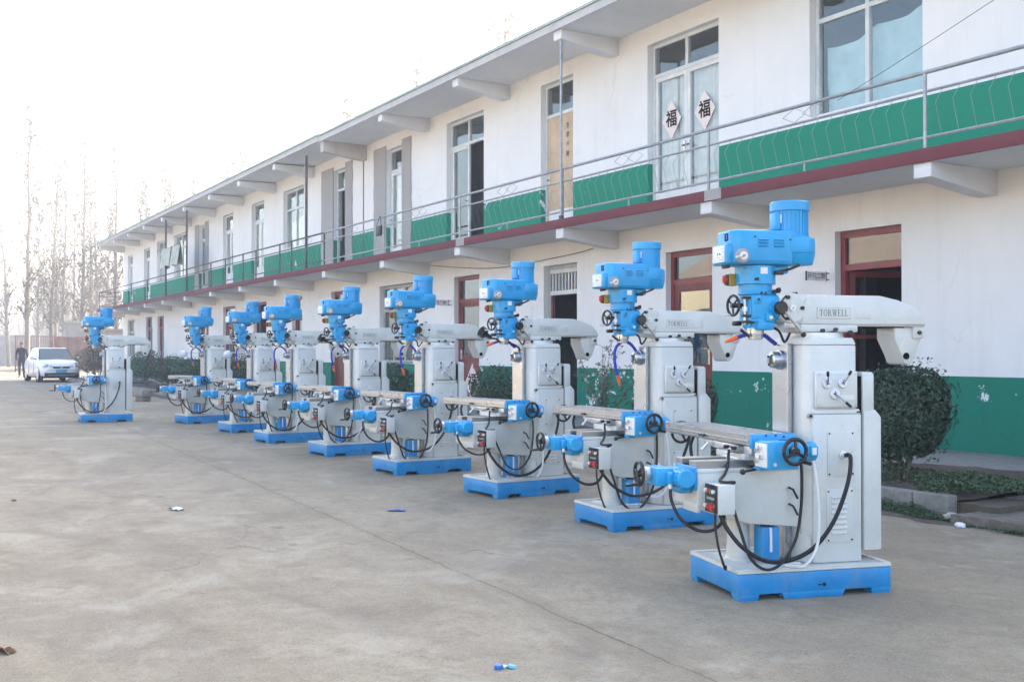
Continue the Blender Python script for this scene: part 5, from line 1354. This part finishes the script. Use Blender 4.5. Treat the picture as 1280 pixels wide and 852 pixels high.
# ------------------------------------------------------------------ car: x forward
def car():
    t = thing('parked_car', 'white saloon car with blue number plate parked facing the yard, beside the standing person', 'car', (-50.0, 6.50, .004), R(4.0))
    # lower body as a loft of cross sections
    secs = [(-1.95, .60, .42, .78), (-1.88, .74, .30, .92), (-1.4, .80, .22, .97), (-.6, .82, .20, .95), (.4, .82, .20, .95), (.95, .82, .20, .94), (1.45, .79, .22, .86), (1.75, .73, .25, .76), (1.90, .64, .30, .66), (1.95, .52, .40, .56)]
    m = MB(); ring = []
    for x, w, zb, zt in secs:
        zm = zb + (zt - zb) * .55
        ring.append([(x, -w * .90, zb), (x, -w, zb + .10), (x, -w * 1.0, zm), (x, -w * .95, zt - .05), (x, -w * .80, zt), (x, 0, zt + .025), (x, w * .80, zt), (x, w * .95, zt - .05), (x, w, zm), (x, w, zb + .10), (x, w * .90, zb)])
    k = len(ring[0]); vs = [p for r in ring for p in r]
    fs = [(i * k + j, i * k + (j + 1) % k, (i + 1) * k + (j + 1) % k, (i + 1) * k + j) for i in range(len(ring) - 1) for j in range(k)] + [tuple(range(k)), tuple(range((len(ring) - 1) * k, len(ring) * k))[::-1]]
    m.add(vs, fs, 'car_white'); body = m.build('body', t, smooth=50)
    cab = [(-1.55, .70, .93), (-1.05, .58, 1.36), (-.75, .56, 1.43), (.05, .56, 1.44), (.28, .57, 1.40), (1.05, .70, .91)]
    m = MB(); vs = []
    for x, w, z in cab: vs += [(x, -w, z), (x, w, z)]
    roof = [(0, 1, 3, 2), (2, 3, 5, 4), (4, 5, 7, 6), (6, 7, 9, 8), (8, 9, 11, 10)]
    m.add(vs, [f[::-1] for f in roof[1:4]], 'car_white')
    for s in (0, 1):
        low = [(-1.55, 0), (1.05, 0)]
        m.add([vs[2 * i + s] for i in range(6)], [(0, 1, 2, 3, 4, 5)], 'car_white')
    m.build('roof', t, smooth=50)
    def pane(nm, q, off):
        mm = MB(); c = sum((Vector(p) for p in q), Vector()) / len(q); mm.add([tuple(c + (Vector(p) - c) * .93 + Vector(off)) for p in q], [tuple(range(len(q)))], 'car_glass'); mm.add([tuple(c + (Vector(p) - c) * .95 + Vector(off) * -.6) for p in q], [tuple(range(len(q)))], 'pane_backing'); mm.build(nm, t, smooth=0)
    pane('windscreen', [vs[8], vs[9], vs[11], vs[10]], (.010, 0, .008)); pane('rear_window', [vs[0], vs[1], vs[3], vs[2]], (-.01, 0, .008))
    for s, o in ((0, -.008), (1, .008)):
        pane('side_window', [(-.45, vs[0 + s][1] * 1.0, .95), (.90, vs[10 + s][1], .95), (.26, vs[8 + s][1], 1.36), (-.45, vs[6 + s][1], 1.39)], (0, o, 0)); pane('side_window', [(-1.35, vs[s][1], .97), (-.52, vs[s][1], .95), (-.52, vs[6 + s][1], 1.39), (-.98, vs[2 + s][1], 1.34)], (0, o, 0))
    for x in (-1.25, 1.22):
        for s in (-1, 1):
            m = MB(); m.lathe((x, s * .60, .29), (0, s, 0), [(0, .25), (.02, .285), (.17, .285), (.195, .25), (.19, .19)], 'tyre', 26); w = m.build('wheel', t)
            m = MB(); m.lathe((x, s * .788, .29), (0, s, 0), [(0, .19), (.01, .185), (.012, .06), (.02, .05), (.02, 0)], 'silver_plate', 22); m.build('rim', w)
            m = MB(); m.torus((x, s * .775, .30), (0, 1, 0), .325, .028, 'gap_dark', 24, 6); m.build('wheel_arch', w)
    for s in (-1, 1):
        m = MB(); m.ball((1.80, s * .555, .665), .15, 'lamp_glass', sc=(.62, 1.0, .66)); m.ball((1.845, s * .575, .668), .085, 'steel', sc=(.75, 1, 1)); m.ball((1.89, s * .395, .65), .08, 'lamp_glass', sc=(.5, 1, .85)); m.ball((1.905, s * .395, .65), .045, 'steel', sc=(.6, 1, 1)); m.build('headlight', t)
        m = MB(); m.ball((.72, s * .90, .99), .09, 'car_white', sc=(.55, 1, .75)); m.tube([(.78, s * .74, .95), (.73, s * .85, .97)], .02, 'black_plastic'); m.build('mirror', t)
        m = MB(); m.cyl((1.93, s * .53, .36), (1.955, s * .53, .36), .045, 'lamp_glass', n=14); m.build('fog_lamp', t)
    m = MB(); m.box(1.915, 1.958, -.33, .33, .575, .655, 'black_plastic', .01); m.build('grille', t)
    m = MB(); m.cyl((1.955, 0, .615), (1.972, 0, .615), .052, 'silver_plate', n=20); m.torus((1.973, 0, .615), (1, 0, 0), .046, .006, 'steel', 20, 6)
    for a, b in (((-.034, .645), (-.014, .585)), ((-.014, .585), (0, .62)), ((0, .62), (.014, .585)), ((.014, .585), (.034, .645))): m.tube([(1.974, a[0], a[1]), (1.974, b[0], b[1])], .004, 'dial_blue', 4)
    m.build('emblem', t)
    m = MB(); m.box(1.90, 1.962, -.66, .66, .24, .40, 'black_plastic', .03); m.box(1.93, 1.975, -.52, .52, .275, .30, 'faint_ink', .004); m.build('bumper_grille', t)
    m = MB(); m.box(1.962, 1.978, -.22, .22, .405, .535, 'plate_blue', .004); m.build('number_plate', t)
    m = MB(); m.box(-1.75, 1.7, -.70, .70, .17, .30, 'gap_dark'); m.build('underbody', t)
    m = MB()
    for s in (-1, 1):
        for x in (-.48, .55): m.box(x - .006, x + .006, s * .823 - .004, s * .823 + .004, .35, .90, 'gap_dark')
        m.box(-.40, -.26, s * .825 - .012, s * .825 + .012, .80, .83, 'car_white', .004)
    m.build('door_seam', t)
car()
# ------------------------------------------------------------------ the person standing by the car
def person():
    t = thing('person', 'person in dark jacket and trousers standing beside the white car', 'person', (-57.2, 6.10, .004), R(-12))
    # joints: x forwards, y left, z up
    J = {'pelvis': (0, 0, .93, .135), 'waist': (.01, 0, 1.08, .13), 'chest': (.0, 0, 1.28, .155), 'neckb': (-.01, 0, 1.43, .075), 'neck': (.0, 0, 1.50, .055), 'skull': (.015, 0, 1.60, .088), 'crown': (.005, 0, 1.655, .075)}
    E = [('pelvis', 'waist'), ('waist', 'chest'), ('chest', 'neckb'), ('neckb', 'neck'), ('neck', 'skull'), ('skull', 'crown')]
    for s, n in ((1, 'l'), (-1, 'r')):
        J[n + 'sh'] = (-.01, s * .19, 1.38, .068); J[n + 'el'] = (-.03 if s > 0 else .0, s * .25, 1.10, .048); J[n + 'wr'] = (.06, s * .235, .875, .034)
        J[n + 'ha'] = (.09, s * .225, .80, .036)
        J[n + 'hip'] = (0, s * .095, .87, .098); J[n + 'kn'] = (.04 * s + .02, s * .10, .48, .066); J[n + 'an'] = (.05 * s - .03, s * .105, .09, .046); J[n + 'to'] = (.05 * s + .13, s * .12, .035, .036)
        E += [('chest', n + 'sh'), (n + 'sh', n + 'el'), (n + 'el', n + 'wr'), (n + 'wr', n + 'ha'), ('pelvis', n + 'hip'), (n + 'hip', n + 'kn'), (n + 'kn', n + 'an'), (n + 'an', n + 'to')]
        for f, (dx, dy, L) in enumerate(((.02, .010, .060), (.008, .004, .070), (-.006, .0, .066), (-.02, -.004, .052), (.035, -.02 * s, .03))):
            k = n + 'f%d' % f; hx, hy, hz, _ = J[n + 'ha']; J[k + 'a'] = (hx + dx, hy + dy * s, hz - .045 + (.03 if f == 4 else 0), .0105); J[k + 'b'] = (hx + dx * 1.3 + .008, hy + dy * s, hz - .045 - L, .0085)
            E += [(n + 'ha', k + 'a'), (k + 'a', k + 'b')]
    names = list(J); me = bpy.data.meshes.new('body'); me.from_pydata([J[k][:3] for k in names], [(names.index(a), names.index(b)) for a, b in E], [])
    o = bpy.data.objects.new('body', me); COL.objects.link(o)
    md = o.modifiers.new('skin', 'SKIN'); md.use_smooth_shade = True
    for i, k in enumerate(names):
        r = J[k][3]; me.skin_vertices[0].data[i].radius = (r, r * (1.25 if k in ('pelvis', 'waist', 'chest') else 1)); me.skin_vertices[0].data[i].use_root = (k == 'pelvis')
    s2 = o.modifiers.new('sub', 'SUBSURF'); s2.levels = 2; s2.render_levels = 2
    dg = bpy.context.evaluated_depsgraph_get(); dg.update(); nm = bpy.data.meshes.new_from_object(o.evaluated_get(dg))
    nm.name = 'body'
    for k in ('skin', 'cloth_navy', 'black_rubber'): nm.materials.append(MATS[k])
    for p in nm.polygons:
        c = p.center; p.material_index = 0 if c.z > 1.475 or (c.z < .855 and abs(c.y) > .185) else 2 if c.z < .085 else 1
        p.use_smooth = True
    o.modifiers.clear(); o.data = nm; bpy.data.meshes.remove(me); o.parent = t
    m = MB(); m.ball((-.012, 0, 1.635), .108, 'hair', sc=(1, .92, .95))
    m.v = [v if not (v[0] > .045 and v[2] < 1.66) else (.04, v[1], v[2]) for v in m.v]; m.build('hair', t)
    m = MB()
    for s in (-1, 1): m.ball((.100, s * .034, 1.607), .011, 'label_white'); m.ball((.109, s * .034, 1.607), .006, 'hair'); m.ball((.01, s * .098, 1.60), .026, 'skin', sc=(.7, .4, 1.1)); m.tube([(.104, s * .018, 1.628), (.100, s * .05, 1.630)], .004, 'hair', 5)
    m.ball((.112, 0, 1.582), .016, 'skin', sc=(1, .8, 1.3)); m.box(.096, .106, -.022, .022, 1.545, 1.552, 'sign_red', .002); m.build('face', t)
    m = MB(); m.torus((-.004, 0, 1.455), (0, 0, 1), .068, .018, 'cloth_navy', 20, 6); m.box(.150, .163, -.006, .006, .98, 1.40, 'rail_rust', .002); m.build('collar', t)
person()
# ------------------------------------------------------------------ light, air, camera
EL, AZ = 27.0, (-.42, .907)
w = bpy.data.worlds.new('World'); scene.world = w; w.use_nodes = True; nt = w.node_tree; nt.nodes.clear()
sky = nt.nodes.new('ShaderNodeTexSky'); sky.sky_type = 'NISHITA'; sky.sun_disc = False
sky.sun_elevation = R(EL); sky.sun_rotation = math.atan2(AZ[0], AZ[1]); sky.altitude = 30; sky.air_density = 1.0; sky.dust_density = 4.0; sky.ozone_density = 1.0
bg = nt.nodes.new('ShaderNodeBackground'); bg.inputs[1].default_value = .15; ow = nt.nodes.new('ShaderNodeOutputWorld')
nt.links.new(sky.outputs[0], bg.inputs[0]); nt.links.new(bg.outputs[0], ow.inputs[0])
sl = bpy.data.lights.new('sun', 'SUN'); sl.energy = 3.0; sl.angle = R(.6); sl.color = (1, .92, .80)
so = bpy.data.objects.new('sun', sl); COL.objects.link(so)
d = Vector((AZ[0] * math.cos(R(EL)), AZ[1] * math.cos(R(EL)), math.sin(R(EL))))
so.rotation_euler = (-d).to_track_quat('-Z', 'Y').to_euler(); so.location = d * 60
HAZE = True
if HAZE:
    m = bpy.data.materials.new('haze'); m.use_nodes = True; n2 = m.node_tree; n2.nodes.clear()
    o2 = n2.nodes.new('ShaderNodeOutputMaterial'); pv = n2.nodes.new('ShaderNodeVolumePrincipled'); pv.inputs['Color'].default_value = (.93, .95, 1, 1); pv.inputs['Density'].default_value = .0029; pv.inputs['Anisotropy'].default_value = .35
    n2.links.new(pv.outputs[0], o2.inputs['Volume'])
    MATS['haze'] = m
    mb = MB(); mb.box(-332, 122, -222, 232, -1, 24, 'haze'); h = mb.build('haze', smooth=0); h['kind'] = 'stuff'; h['label'] = 'pale hazy air over the yard and the far trees'
cd = bpy.data.cameras.new('camera'); cd.sensor_width = 36; cd.lens = 36 * 1350 / 1280; cd.clip_end = 2000; cd.clip_start = .05
co = bpy.data.objects.new('camera', cd); COL.objects.link(co); co.location = (0, 0, 1.25); co.rotation_euler = (R(90 + .594), 0, R(59.5)); scene.camera = co
vs = scene.view_settings; vs.view_transform = 'Standard'; vs.look = 'None'; vs.gamma = 1; vs.use_curve_mapping = False; vs.exposure = 2.43
scene.cycles.use_denoising = True; scene.cycles.max_bounces = 8; scene.cycles.diffuse_bounces = 4; scene.cycles.transparent_max_bounces = 12; scene.cycles.volume_bounces = 0
